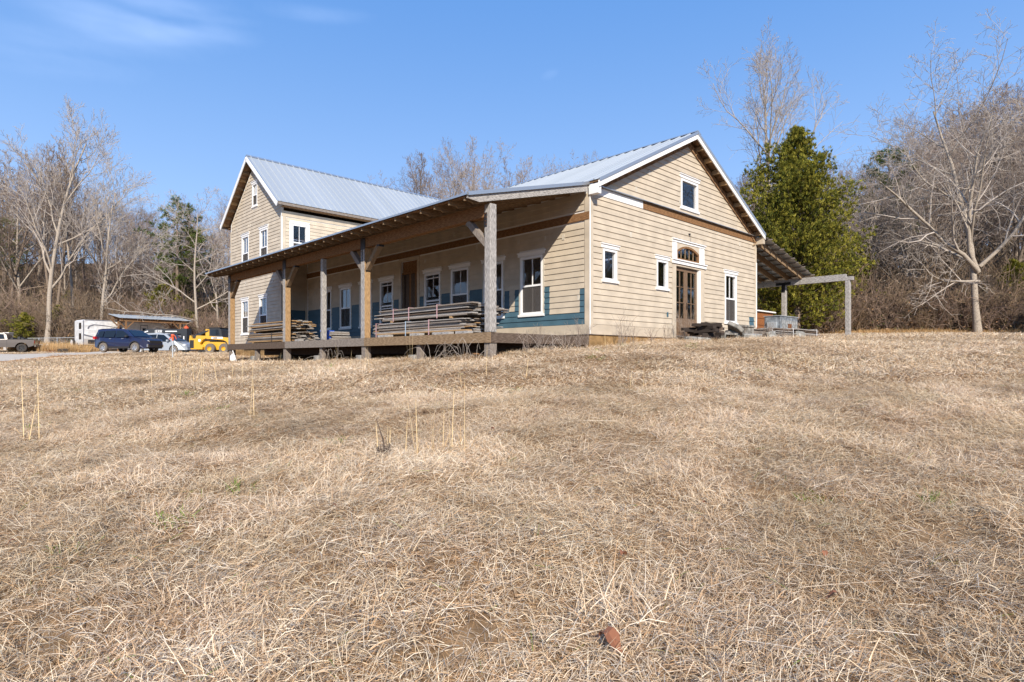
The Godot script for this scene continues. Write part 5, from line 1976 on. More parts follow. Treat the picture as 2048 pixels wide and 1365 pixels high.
	km.put("body", M.steel_grey, cab)
	boxed("roof_lip", Vector3(-0.99, 0.972, -0.40), Vector3(0.99, 1.0, 0.40), M.galvanised, cab)
	boxed("side_panel", Vector3(-0.85, 0.15, 0.367), Vector3(0.88, 0.80, 0.38), M.pale_steel, cab)
	boxed("control_box", Vector3(-1.05, 0.32, -0.2), Vector3(-0.953, 0.72, 0.2), M.galvanised, cab)
	boxed("badge", Vector3(-0.2, 0.45, 0.382), Vector3(0.2, 0.65, 0.387), M.rust, cab)
	boxed("base_rail", Vector3(-0.95, -0.02, -0.365), Vector3(0.95, 0.048, 0.365), M.dark_metal, cab)
	# wooden hutch behind it
	var hp := house_point(14.8, 0, -1.8)
	var hut := thing("wooden_hutch", "orange plywood hutch with a white slab top behind the steel cabinet", "hutch", Vector3(hp.x, gh(hp.x, hp.z), hp.z), deg_to_rad(HOUSE_TURN))
	for y in [0.3, 0.62, 0.94]:
		boxed("board", Vector3(-1.1, y, 0.56), Vector3(1.1, y + 0.3, 0.6), M.orange_wood, hut)
	boxed("side", Vector3(-1.1, 0.0, -0.6), Vector3(-1.06, 1.24, 0.555), M.orange_wood, hut)
	boxed("side", Vector3(1.06, 0.0, -0.6), Vector3(1.1, 1.24, 0.555), M.orange_wood, hut)
	boxed("top", Vector3(-1.2, 1.25, -0.7), Vector3(1.2, 1.31, 0.7), M.white_paint, hut)
	boxed("latch", Vector3(0.1, 0.72, 0.602), Vector3(0.18, 1.0, 0.61), M.pale_steel, hut)
	# dry weeds along the footing
	for a in [[-1.3, 0.7, 0.9, 1], [-0.8, 0.5, 0.7, 2], [0.9, 0.5, 0.95, 3], [1.3, 0.6, 0.6, 4], [2.6, 0.4, 0.45, 5], [3.3, 0.6, 0.6, 6], [4.2, 0.7, 0.9, 7], [4.6, 0.6, 1.0, 8], [7.0, 1.4, 0.5, 9], [8.6, 1.5, 0.55, 10], [9.3, 1.4, 0.6, 11], [10.3, 1.6, 0.5, 12], [-2.6, 0.4, 0.6, 13], [-3.2, 0.5, 0.55, 14], [0.2, 1.0, 0.4, 15], [-2.0, 0.8, 0.5, 16]]:
		var p := house_point(a[0], 0, a[1])
		var m := MB.new()
		m.rnd.seed = 600 + a[3]
		for s in 7:
			var d := Vector3(m.rnd.randf_range(-0.4, 0.4), 1, m.rnd.randf_range(-0.4, 0.4)).normalized()
			var q := jitter(m.rnd, 0.08) * Vector3(1, 0, 1)
			var pts := PackedVector3Array([q])
			for k in 4:
				d = (d + jitter(m.rnd, 0.22)).normalized()
				q += d * a[2] * m.rnd.randf_range(0.15, 0.3)
				pts.append(q)
				for w in 2:
					var e := (d + jitter(m.rnd, 0.7)).normalized()
					m.tube(PackedVector3Array([q, q + e * a[2] * 0.22]), PackedFloat32Array([0.004, 0.002]), 3, false)
			m.tube(pts, PackedFloat32Array([0.007, 0.006, 0.005, 0.004, 0.003]), 3, false)
		var o := m.put(numbered("dry_weed"), M.twig0, self)
		o.position = Vector3(p.x, gh(p.x, p.z), p.z)
		tag(o, "leafless brown weed growing against the house footing", "weed", "dry weeds along the house footing")
	# arching dead brambles below the deck's near corner
	for a in [[-4.3, -1.6, 21], [-4.25, -0.4, 22], [-2.6, 0.7, 23], [-4.3, -7.4, 24]]:
		var p := house_point(a[0], 0, a[1])
		var m := MB.new()
		m.rnd.seed = 640 + a[2]
		for s in 12:
			var q := jitter(m.rnd, 0.3) * Vector3(1, 0, 1)
			var yaw := m.rnd.randf() * TAU
			var pts := PackedVector3Array()
			var span := m.rnd.randf_range(0.3, 0.8)
			var rise := m.rnd.randf_range(0.15, 0.5)
			for k in 6:
				var t := k / 5.0
				pts.append(q + Vector3(cos(yaw) * span * t, rise * 4.0 * t * (1.0 - t * 0.85), sin(yaw) * span * t) + jitter(m.rnd, 0.02))
			m.tube(pts, PackedFloat32Array([0.005, 0.005, 0.0045, 0.004, 0.003, 0.002]), 3, false)
		var o := m.put(numbered("dead_bramble"), M.twig2, self)
		o.position = Vector3(p.x, gh(p.x, p.z), p.z)
		tag(o, "arching dead bramble canes in front of the porch deck", "bramble", "dead brambles in front of the deck")
	# fallen leaves
	for a in [[1222, 2.62, 0.13], [1247, 3.5, 0.06], [1080, 3.75, 0.035], [1665, 3.1, 0.07], [1650, 3.6, 0.05], [930, 5.6, 0.05], [1410, 4.6, 0.04], [65, 9.4, 0.11], [1485, 10.5, 0.1], [985, 7.0, 0.06], [20, 3.9, 0.06], [670, 4.4, 0.05]]:
		var p := at(a[0], a[1])
		var o := thing("fallen_leaf", "curled rust-brown leaf lying on the dry grass", "leaf", p + Vector3(0, 0.075, 0), rng.randf() * TAU, "fallen leaves on the grass")
		var m := MB.new()
		var prev := []
		for k in 6:
			var t := k / 5.0
			var w: float = a[2] * 0.36 * sin(PI * clampf(t * 0.92 + 0.06, 0, 1)) * (1.0 if k % 2 else 0.75)
			var y: float = a[2] * 0.28 * sin(t * 5.0)
			var cur := [Vector3((t - 0.5) * a[2], y + w * 0.35, -w), Vector3((t - 0.5) * a[2], y, 0), Vector3((t - 0.5) * a[2], y + w * 0.3, w)]
			if k:
				for s in 2:
					m.quad(prev[s], prev[s + 1], cur[s + 1], cur[s])
					m.quad(cur[s] - Vector3(0, 0.001, 0), cur[s + 1] - Vector3(0, 0.001, 0), prev[s + 1] - Vector3(0, 0.001, 0), prev[s] - Vector3(0, 0.001, 0))
			prev = cur
		m.put("blade", M.dead_leaf, o)
	# a splintered stump in the slope
	var sp := at(766, 6.2)
	var stump := thing("splintered_stump", "small dark splintered stump standing in the dry grass", "stump", sp)
	var mm := MB.new()
	mm.rnd.seed = 4
	for k in 12:
		var a := TAU * k / 12.0
		var q := Vector3(cos(a) * 0.055, -0.05, sin(a) * 0.04)
		mm.tube(PackedVector3Array([q, q * 1.1 + Vector3(0, 0.12, 0), q * 1.25 + Vector3(0, mm.rnd.randf_range(0.16, 0.24), 0)]), PackedFloat32Array([0.018, 0.014, 0.002]), 4, false)
	mm.put("splinters", M.dark_wood_y, stump)
	var tw := MB.new()
	tw.tube(PackedVector3Array([Vector3(0.03, 0, 0), Vector3(0.0, 0.2, 0), Vector3(-0.07, 0.42, 0)]), PackedFloat32Array([0.012, 0.008, 0.002]), 4, false)
	tw.put("spike", M.dark_wood_y, stump)


# ---------------------------------------------------------------- vehicles
func arch(cx: float, cy: float, r: float, y0: float, n := 8) -> PackedVector2Array:
	# from the front foot of a wheel arch over to its rear foot
	var out := PackedVector2Array()
	var a0 := asin(clampf((y0 - cy) / r, -1, 1))
	for k in n + 1:
		var a := lerpf(a0, PI - a0, k / float(n))
		out.append(Vector2(cx + cos(a) * r, cy + sin(a) * r))
	return out


# a car body: its side outline with a half width that depends on (x, y)
func shell(ring: PackedVector2Array, half: Callable) -> MB:
	var m := MB.new()
	var area := 0.0
	for k in ring.size():
		var q := ring[(k + 1) % ring.size()]
		area += ring[k].x * q.y - q.x * ring[k].y
	var r := ring.duplicate()
	if area < 0:
		r.reverse()
	var t := Geometry2D.triangulate_polygon(r)
	for k in range(0, t.size(), 3):
		var p := [r[t[k]], r[t[k + 1]], r[t[k + 2]]]
		if (p[1] - p[0]).cross(p[2] - p[0]) < 0:
			p.reverse()
		var w := p.map(func(q): return half.call(q.x, q.y))
		m.tri(Vector3(p[0].x, p[0].y, w[0]), Vector3(p[1].x, p[1].y, w[1]), Vector3(p[2].x, p[2].y, w[2]))
		m.tri(Vector3(p[0].x, p[0].y, -w[0]), Vector3(p[2].x, p[2].y, -w[2]), Vector3(p[1].x, p[1].y, -w[1]))
	for k in r.size():
		var a := r[k]
		var b := r[(k + 1) % r.size()]
		var wa: float = half.call(a.x, a.y)
		var wb: float = half.call(b.x, b.y)
		m.quad(Vector3(a.x, a.y, -wa), Vector3(b.x, b.y, -wb), Vector3(b.x, b.y, wb), Vector3(a.x, a.y, wa))
	return m


func side_panel(called: String, poly: Array, half: Callable, mat: Material, o: Node, proud := 0.008) -> void:
	for s in [1.0, -1.0]:
		var m := MB.new()
		var p := poly.map(func(q): return Vector3(q[0], q[1], s * (half.call(q[0], q[1]) + proud)))
		for k in range(1, p.size() - 1):
			if ((p[k] - p[0]).cross(p[k + 1] - p[0])).z * s > 0:
				m.tri(p[0], p[k], p[k + 1])
			else:
				m.tri(p[0], p[k + 1], p[k])
		m.put(called, mat, o)


func wheel(o: Node, x: float, z: float, r: float, wide: float, rim_mat: Material, tyre_mat: Material, spokes := 5, bore := 0.6) -> void:
	var w := hub("wheel", o, Transform3D(Basis(), Vector3(x, r, z)))
	var s := 1.0 if z > 0 else -1.0
	var t := MB.new()
	t.lathe(PackedVector2Array([Vector2(-wide * 0.5, r * bore), Vector2(-wide * 0.5, r * 0.92), Vector2(-wide * 0.3, r), Vector2(wide * 0.3, r), Vector2(wide * 0.5, r * 0.92), Vector2(wide * 0.5, r * bore), Vector2(wide * 0.35, r * bore)]), Vector3.ZERO, Vector3(0, 0, 1), 22)
	t.put("tyre", tyre_mat, w)
	var m := MB.new()
	m.lathe(PackedVector2Array([Vector2(s * wide * 0.42, r * bore), Vector2(s * wide * 0.46, r * bore * 1.03), Vector2(s * wide * 0.46, r * bore * 0.9), Vector2(s * wide * 0.2, r * bore * 0.83), Vector2(s * wide * 0.18, 0.001)]), Vector3.ZERO, Vector3(0, 0, 1), 22)
	for k in spokes:
		var a := TAU * k / spokes
		m.bar(Vector3(0, 0, s * wide * 0.36), Vector3(cos(a), sin(a), 0) * r * 0.56 + Vector3(0, 0, s * wide * 0.42), r * 0.16, 0.03, Vector3(0, 0, 1))
	m.put("rim", rim_mat, w)


func vehicles() -> void:
	suv()
	minivan()
	pickup()
	skid_steer()
	gooseneck()
	camper()
	yard_bits()


func suv() -> void:
	var o := thing("parked_suv", "dark blue SUV parked on the gravel in front of the camper", "car", at(257, 46.0) + Vector3(0, 0.03, 0), deg_to_rad(-12.0))
	var half := func(x: float, y: float) -> float:
		var w := 0.97 - maxf(0.0, y - 1.08) * 0.40 - maxf(0.0, 0.55 - y) * 0.12
		if absf(x) > 1.9:
			w -= 0.30 * pow((absf(x) - 1.9) / 0.52, 2.0)
		return w
	var ring := PackedVector2Array([Vector2(-2.36, 0.42), Vector2(-2.42, 0.7), Vector2(-2.40, 1.02), Vector2(-2.30, 1.22), Vector2(-2.06, 1.66), Vector2(-2.16, 1.74), Vector2(-1.7, 1.80), Vector2(-0.6, 1.82), Vector2(0.15, 1.78), Vector2(0.5, 1.70), Vector2(0.9, 1.45), Vector2(1.28, 1.17), Vector2(1.75, 1.10), Vector2(2.15, 1.0), Vector2(2.36, 0.84), Vector2(2.42, 0.62), Vector2(2.38, 0.40), Vector2(2.2, 0.30)])
	ring.append_array(arch(1.44, 0.37, 0.44, 0.30))
	ring.append_array(arch(-1.38, 0.37, 0.44, 0.30))
	shell(ring, half).put("body", M.navy, o)
	side_panel("window", [[-1.98, 1.20], [-1.82, 1.60], [-1.42, 1.63], [-1.42, 1.16]], half, M.auto_glass, o)
	side_panel("window", [[-1.34, 1.16], [-1.34, 1.64], [-0.38, 1.66], [-0.38, 1.14]], half, M.auto_glass, o)
	side_panel("window", [[-0.30, 1.14], [-0.30, 1.66], [0.22, 1.64], [0.80, 1.34], [0.92, 1.14]], half, M.auto_glass, o)
	side_panel("sill_cladding", [[-0.9, 0.30], [-0.9, 0.45], [0.98, 0.45], [0.98, 0.30]], half, M.black_plastic, o, 0.02)
	for s in [-0.34, 0.98, -1.38]:
		side_panel("door_seam", [[s, 0.5], [s, 1.12], [s + 0.015, 1.12], [s + 0.015, 0.5]], half, M.black_plastic, o, 0.004)
	for x in [1.44, -1.38]:
		var ring2 := arch(x, 0.37, 0.50, 0.36, 10)
		var inner := arch(x, 0.37, 0.435, 0.36, 10)
		inner.reverse()
		for s in [1.0, -1.0]:
			var m := MB.new()
			for k in 10:
				var a := ring2[k]
				var b := ring2[k + 1]
				var c := inner[9 - k]
				var d := inner[10 - k]
				m.quad(Vector3(a.x, a.y, s * 0.985), Vector3(b.x, b.y, s * 0.985), Vector3(c.x, c.y, s * 0.985), Vector3(d.x, d.y, s * 0.985))
			m.put("arch_cladding", M.black_plastic, o)
		for z in [0.86, -0.86]:
			wheel(o, x, z, 0.37, 0.24, M.alloy, M.dusty_rubber, 5)
	var ws := MB.new()
	ws.quad(Vector3(0.56, 1.68, 0.62), Vector3(1.24, 1.21, 0.76), Vector3(1.24, 1.21, -0.76), Vector3(0.56, 1.68, -0.62))
	for k in 4:
		ws.v[k] += Vector3(0.012, 0.016, 0)
	ws.put("windscreen", M.auto_glass, o)
	var rg := MB.new()
	rg.quad(Vector3(-2.32, 1.24, -0.66), Vector3(-2.32, 1.24, 0.66), Vector3(-2.10, 1.64, 0.56), Vector3(-2.10, 1.64, -0.56))
	rg.put("rear_window", M.auto_glass, o)
	boxed("grille", Vector3(2.28, 0.66, -0.55), Vector3(2.425, 0.90, 0.55), M.black_plastic, o)
	boxed("lower_grille", Vector3(2.3, 0.38, -0.62), Vector3(2.44, 0.58, 0.62), M.black_plastic, o)
	for s in [1.0, -1.0]:
		var m := MB.new()
		m.hexa([Vector3(2.0, 0.84, s * 0.9 - 0.05), Vector3(2.38, 0.80, s * 0.62 - 0.05), Vector3(2.38, 0.80, s * 0.62 - 0.1), Vector3(2.0, 0.84, s * 0.9 - 0.1), Vector3(1.95, 0.96, s * 0.9), Vector3(2.35, 0.89, s * 0.62), Vector3(2.3, 0.89, s * 0.62 - 0.1), Vector3(1.95, 0.96, s * 0.88 - 0.1)])
		m.put("headlight", M.clear_lamp, o)
		boxed("bumper_trim", Vector3(2.3, 0.40, s * 0.72 - 0.05), Vector3(2.40, 0.62, s * 0.72 + 0.03), M.alloy, o)
		boxed("tail_light", Vector3(-2.36, 1.02, s * 0.82 - 0.12), Vector3(-2.18, 1.22, s * 0.82 + 0.06), M.red_lamp, o)
		var mr := MB.new()
		mr.rounded(Vector3(0.72, 1.12, s * 1.07 - 0.1), Vector3(0.9, 1.28, s * 1.07 + 0.1), 0.04)
		mr.put("mirror", M.black_plastic, o)
		for x in [-0.55, 0.55]:
			boxed("door_handle", Vector3(x - 0.24, 1.02, s * 0.972 - 0.012), Vector3(x - 0.06, 1.05, s * 0.972 + 0.018), M.alloy, o)
	var fin := MB.new()
	fin.hexa([Vector3(-1.6, 1.79, 0.02), Vector3(-1.4, 1.80, 0.02), Vector3(-1.4, 1.80, -0.02), Vector3(-1.6, 1.79, -0.02), Vector3(-1.58, 1.88, 0.008), Vector3(-1.54, 1.88, 0.008), Vector3(-1.54, 1.88, -0.008), Vector3(-1.58, 1.88, -0.008)])
	fin.put("antenna_fin", M.navy, o)


func minivan() -> void:
	var o := thing("parked_minivan", "silver minivan half hidden behind the dark blue SUV", "car", at(326, 52.5) + Vector3(0, 0.03, 0), deg_to_rad(-2.0))
	var half := func(x: float, y: float) -> float:
		var w := 0.96 - maxf(0.0, y - 1.0) * 0.34
		if absf(x) > 2.0:
			w -= 0.3 * pow((absf(x) - 2.0) / 0.5, 2.0)
		return w
	var ring := PackedVector2Array([Vector2(-2.45, 0.4), Vector2(-2.48, 0.9), Vector2(-2.3, 1.6), Vector2(-1.9, 1.74), Vector2(0.0, 1.78), Vector2(0.7, 1.68), Vector2(1.55, 1.08), Vector2(2.1, 0.95), Vector2(2.4, 0.78), Vector2(2.5, 0.55), Vector2(2.42, 0.3)])
	ring.append_array(arch(1.5, 0.34, 0.41, 0.27))
	ring.append_array(arch(-1.5, 0.34, 0.41, 0.27))
	shell(ring, half).put("body", M.silver, o)
	side_panel("window", [[-2.2, 1.08], [-2.1, 1.52], [-1.2, 1.60], [-1.2, 1.04]], half, M.auto_glass, o)
	side_panel("window", [[-1.12, 1.04], [-1.12, 1.60], [-0.1, 1.64], [-0.1, 1.02]], half, M.auto_glass, o)
	side_panel("window", [[-0.02, 1.02], [-0.02, 1.64], [0.55, 1.60], [1.25, 1.08], [1.2, 1.0]], half, M.auto_glass, o)
	var ws := MB.new()
	ws.quad(Vector3(0.76, 1.665, 0.66), Vector3(1.54, 1.115, 0.80), Vector3(1.54, 1.115, -0.80), Vector3(0.76, 1.665, -0.66))
	for k in 4:
		ws.v[k] += Vector3(0.015, 0.02, 0)
	ws.put("windscreen", M.auto_glass, o)
	for s in [1.0, -1.0]:
		boxed("headlight", Vector3(2.2, 0.66, s * 0.7 - 0.14), Vector3(2.44, 0.80, s * 0.7 + 0.1), M.clear_lamp, o)
		boxed("mirror", Vector3(0.95, 1.02, s * 1.04 - 0.1), Vector3(1.1, 1.18, s * 1.04 + 0.1), M.silver, o)
		for x in [1.5, -1.5]:
			wheel(o, x, s * 0.84, 0.34, 0.22, M.alloy, M.dusty_rubber, 6)
	boxed("bumper", Vector3(2.38, 0.3, -0.7), Vector3(2.56, 0.5, 0.7), M.silver, o)


func pickup() -> void:
	# seen from its right side, nose to the left
	var o := thing("pickup_truck", "tan crew-cab pickup with an open bed at the end of the drive", "truck", at(4, 56.0) + Vector3(0, 0.03, 0), PI + deg_to_rad(26.0))
	var half := func(_x: float, y: float) -> float:
		return 0.98 - maxf(0.0, y - 1.15) * 0.32
	var ring := PackedVector2Array([Vector2(-2.55, 0.62), Vector2(-2.58, 1.18), Vector2(-0.62, 1.18), Vector2(-0.5, 1.62), Vector2(-0.3, 1.80), Vector2(0.8, 1.82), Vector2(1.05, 1.74), Vector2(1.6, 1.22), Vector2(2.75, 1.12), Vector2(2.9, 0.95), Vector2(2.92, 0.55), Vector2(2.6, 0.48)])
	ring.append_array(arch(1.95, 0.42, 0.50, 0.48))
	ring.append_array(arch(-1.65, 0.42, 0.50, 0.48))
	shell(ring, half).put("body", M.tan_truck, o)
	side_panel("window", [[-0.42, 1.22], [-0.30, 1.66], [0.28, 1.70], [0.28, 1.20]], half, M.auto_glass, o)
	side_panel("window", [[0.36, 1.20], [0.36, 1.70], [0.85, 1.70], [1.38, 1.22]], half, M.auto_glass, o)
	for s in [-0.58, 0.32, 1.5]:
		side_panel("door_seam", [[s, 0.55], [s, 1.16], [s + 0.02, 1.16], [s + 0.02, 0.55]], half, M.black_plastic, o, 0.004)
	boxed("bed_floor", Vector3(-2.5, 1.182, -0.88), Vector3(-0.66, 1.19, 0.88), M.black_plastic, o)
	for k in 5:
		var m := MB.new()
		m.rnd.seed = k
		m.rounded(Vector3(-2.0 + k * 0.26, 1.191, -0.6), Vector3(-1.76 + k * 0.26, 1.26 + 0.1 * (k % 3), 0.7), 0.03)
		m.put("bed_load", M.black_plastic, o)
	boxed("rear_bumper", Vector3(-2.72, 0.52, -0.92), Vector3(-2.585, 0.72, 0.92), M.dusty_rubber, o)
	for s in [1.0, -1.0]:
		boxed("tail_light", Vector3(-2.595, 0.85, s * 0.86 - 0.08), Vector3(-2.56, 1.1, s * 0.86 + 0.08), M.red_lamp, o)
		for x in [1.95, -1.65]:
			wheel(o, x, s * 0.82, 0.40, 0.26, M.black_plastic, M.rubber, 6)
	var c := thing("white_cooler", "pale box standing beyond the pickup's bed", "box", at(16, 66.0))
	boxed("case", Vector3(-0.3, 0.0, -0.3), Vector3(0.3, 1.9, 0.3), M.camper_grey, c)
	boxed("lid", Vector3(-0.33, 1.901, -0.33), Vector3(0.33, 1.98, 0.33), M.camper_white, c)


func skid_steer() -> void:
	var o := thing("skid_steer_loader", "yellow skid-steer loader parked on the grass by the porch", "loader", at(434, 48.0) + Vector3(0, 0.0, 0), deg_to_rad(-6.0))
	var hull := MB.new()
	hull.prism(PackedVector2Array([Vector2(-1.3, 0.32), Vector2(-1.5, 0.42), Vector2(-1.55, 0.9), Vector2(-0.7, 1.0), Vector2(0.9, 0.95), Vector2(1.25, 0.6), Vector2(1.2, 0.3)]), -0.52, 0.52, 0.03)
	hull.put("hull", M.yellow, o)
	for s in [1.0, -1.0]:
		# rear tower and lift arm
		var tw := MB.new()
		tw.prism(PackedVector2Array([Vector2(-1.75, 0.5), Vector2(-1.72, 0.35), Vector2(-0.75, 0.35), Vector2(-0.72, 0.55), Vector2(-0.95, 0.8), Vector2(-0.7, 1.12), Vector2(-0.45, 1.22), Vector2(-0.45, 1.42), Vector2(-1.25, 1.45), Vector2(-1.32, 1.2), Vector2(-1.62, 1.2), Vector2(-1.72, 1.45), Vector2(-1.80, 1.45), Vector2(-1.86, 1.1)]), minf(s * 0.60, s * 0.80), maxf(s * 0.60, s * 0.80), 0.015)
		tw.put("tower", M.yellow, o)
		var arm := MB.new()
		arm.prism(PackedVector2Array([Vector2(-0.46, 1.20), Vector2(-0.2, 1.16), Vector2(1.0, 1.06), Vector2(1.25, 0.95), Vector2(1.5, 0.55), Vector2(1.72, 0.35), Vector2(1.85, 0.4), Vector2(1.62, 0.95), Vector2(1.5, 1.26), Vector2(-0.46, 1.43)]), minf(s * 0.62, s * 0.78), maxf(s * 0.62, s * 0.78), 0.012)
		arm.put("lift_arm", M.yellow, o)
		boxed("side_decal", Vector3(0.0, 1.18, s * 0.784 - 0.003), Vector3(0.95, 1.33, s * 0.784 + 0.003), M.white_plastic, o)
		boxed("decal_band", Vector3(0.16, 1.20, s * 0.789 - 0.002), Vector3(0.5, 1.30, s * 0.789 + 0.002), M.stripe_grey, o)
		var em := MB.new()
		em.lathe(PackedVector2Array([Vector2(0, 0.001), Vector2(0, 0.11), Vector2(-0.01 * s, 0.11)]), Vector3(-0.98, 1.06, s * 0.806), Vector3(0, 0, 1), 14)
		em.put("round_emblem", M.white_plastic, o)
		boxed("rear_grille", Vector3(-1.78, 0.45, s * 0.79 - 0.02), Vector3(-1.45, 1.08, s * 0.79 + 0.022), M.black_plastic, o)
		for x in [-0.12, 1.05]:
			wheel(o, x, s * 0.72, 0.41, 0.30, M.yellow, M.dusty_rubber, 0, 0.44)
	# engine hood, cab and its glass
	var hd := MB.new()
	hd.prism(PackedVector2Array([Vector2(-1.72, 1.28), Vector2(-1.72, 1.46), Vector2(-1.0, 1.74), Vector2(-0.42, 1.90), Vector2(-0.40, 1.78), Vector2(-1.0, 1.52), Vector2(-1.2, 1.30)]), -0.5, 0.5, 0.03)
	hd.put("engine_hood", M.trailer_black, o)
	boxed("rear_pillar", Vector3(-0.68, 1.43, -0.48), Vector3(-0.28, 1.95, 0.48), M.yellow, o)
	var cab := MB.new()
	cab.prism(PackedVector2Array([Vector2(-0.275, 1.0), Vector2(-0.275, 2.02), Vector2(0.55, 2.02), Vector2(0.72, 1.9), Vector2(0.85, 1.0)]), -0.64, 0.64, 0.02)
	cab.put("cab", M.trailer_black, o)
	for s in [1.0, -1.0]:
		var gl := MB.new()
		gl.prism(PackedVector2Array([Vector2(-0.17, 1.46), Vector2(-0.17, 1.90), Vector2(0.50, 1.92), Vector2(0.62, 1.46)]), s * 0.643 - 0.002, s * 0.643 + 0.004)
		gl.put("cab_window", M.auto_glass, o)
	boxed("cab_roof", Vector3(-0.30, 2.02, -0.66), Vector3(0.65, 2.08, 0.66), M.black_plastic, o)


func gooseneck() -> void:
	var p := at(341, 55.0)
	var o := thing("gooseneck_trailer", "black gooseneck trailer with white lettering on its neck behind the minivan", "trailer", p, deg_to_rad(-4.0))
	var n := MB.new()
	n.prism(PackedVector2Array([Vector2(-3.1, 1.75), Vector2(-2.2, 2.25), Vector2(1.2, 2.25), Vector2(1.2, 1.80), Vector2(-2.1, 1.85), Vector2(-3.0, 1.5)]), -0.25, 0.25, 0.02)
	n.put("neck", M.trailer_black, o)
	boxed("riser", Vector3(1.21, 0.5, -0.35), Vector3(1.75, 2.3, 0.35), M.trailer_black, o)
	boxed("reflective_strip", Vector3(1.42, 0.98, 0.352), Vector3(1.52, 1.6, 0.356), M.white_plastic, o)
	var g := MB.new()
	g.prism(PackedVector2Array([Vector2(0.2, 1.79), Vector2(1.19, 1.79), Vector2(1.19, 0.8)]), -0.05, 0.05)
	g.put("gusset", M.stripe_grey, o)
	boxed("deck", Vector3(-0.2, 0.42, -1.1), Vector3(5.6, 0.62, 1.1), M.trailer_black, o)
	boxed("reflective_strip", Vector3(-0.35, 2.0, 0.253), Vector3(0.75, 2.09, 0.257), M.white_plastic, o)
	var st := MB.new()
	st.bar(Vector3(-2.95, 1.76, 0.255), Vector3(-2.0, 2.08, 0.255), 0.012, 0.09)
	st.put("reflective_strip", M.white_plastic, o)
	var t := TextMesh.new()
	t.text = "JERR"
	t.font_size = 32
	t.pixel_size = 0.0105
	t.depth = 0.01
	inst("lettering", t, M.white_plastic, o, Transform3D(Basis(), Vector3(-1.0, 2.06, 0.258)))
	boxed("decal", Vector3(0.85, 1.2, 0.252), Vector3(1.05, 1.48, 0.256), M.white_plastic, o)
	for x in [3.6, 4.5]:
		for z in [1.0, -1.0]:
			wheel(o, x, z, 0.38, 0.24, M.black_plastic, M.rubber, 6)
	boxed("leg", Vector3(1.4, 0.0, -0.08), Vector3(1.55, 0.5, 0.08), M.rust, o)
	var c := thing("red_canister", "small red canister sitting on the black trailer's riser", "canister", p + Basis(Vector3.UP, deg_to_rad(-4.0)) * Vector3(1.5, 2.3, 0.0))
	var cm := MB.new()
	cm.lathe(PackedVector2Array([Vector2(0, 0.001), Vector2(0, 0.2), Vector2(0.12, 0.2), Vector2(0.2, 0.08), Vector2(0.26, 0.08), Vector2(0.26, 0.001)]), Vector3.ZERO, Vector3.UP, 14)
	cm.put("can", M.red_iron, c)


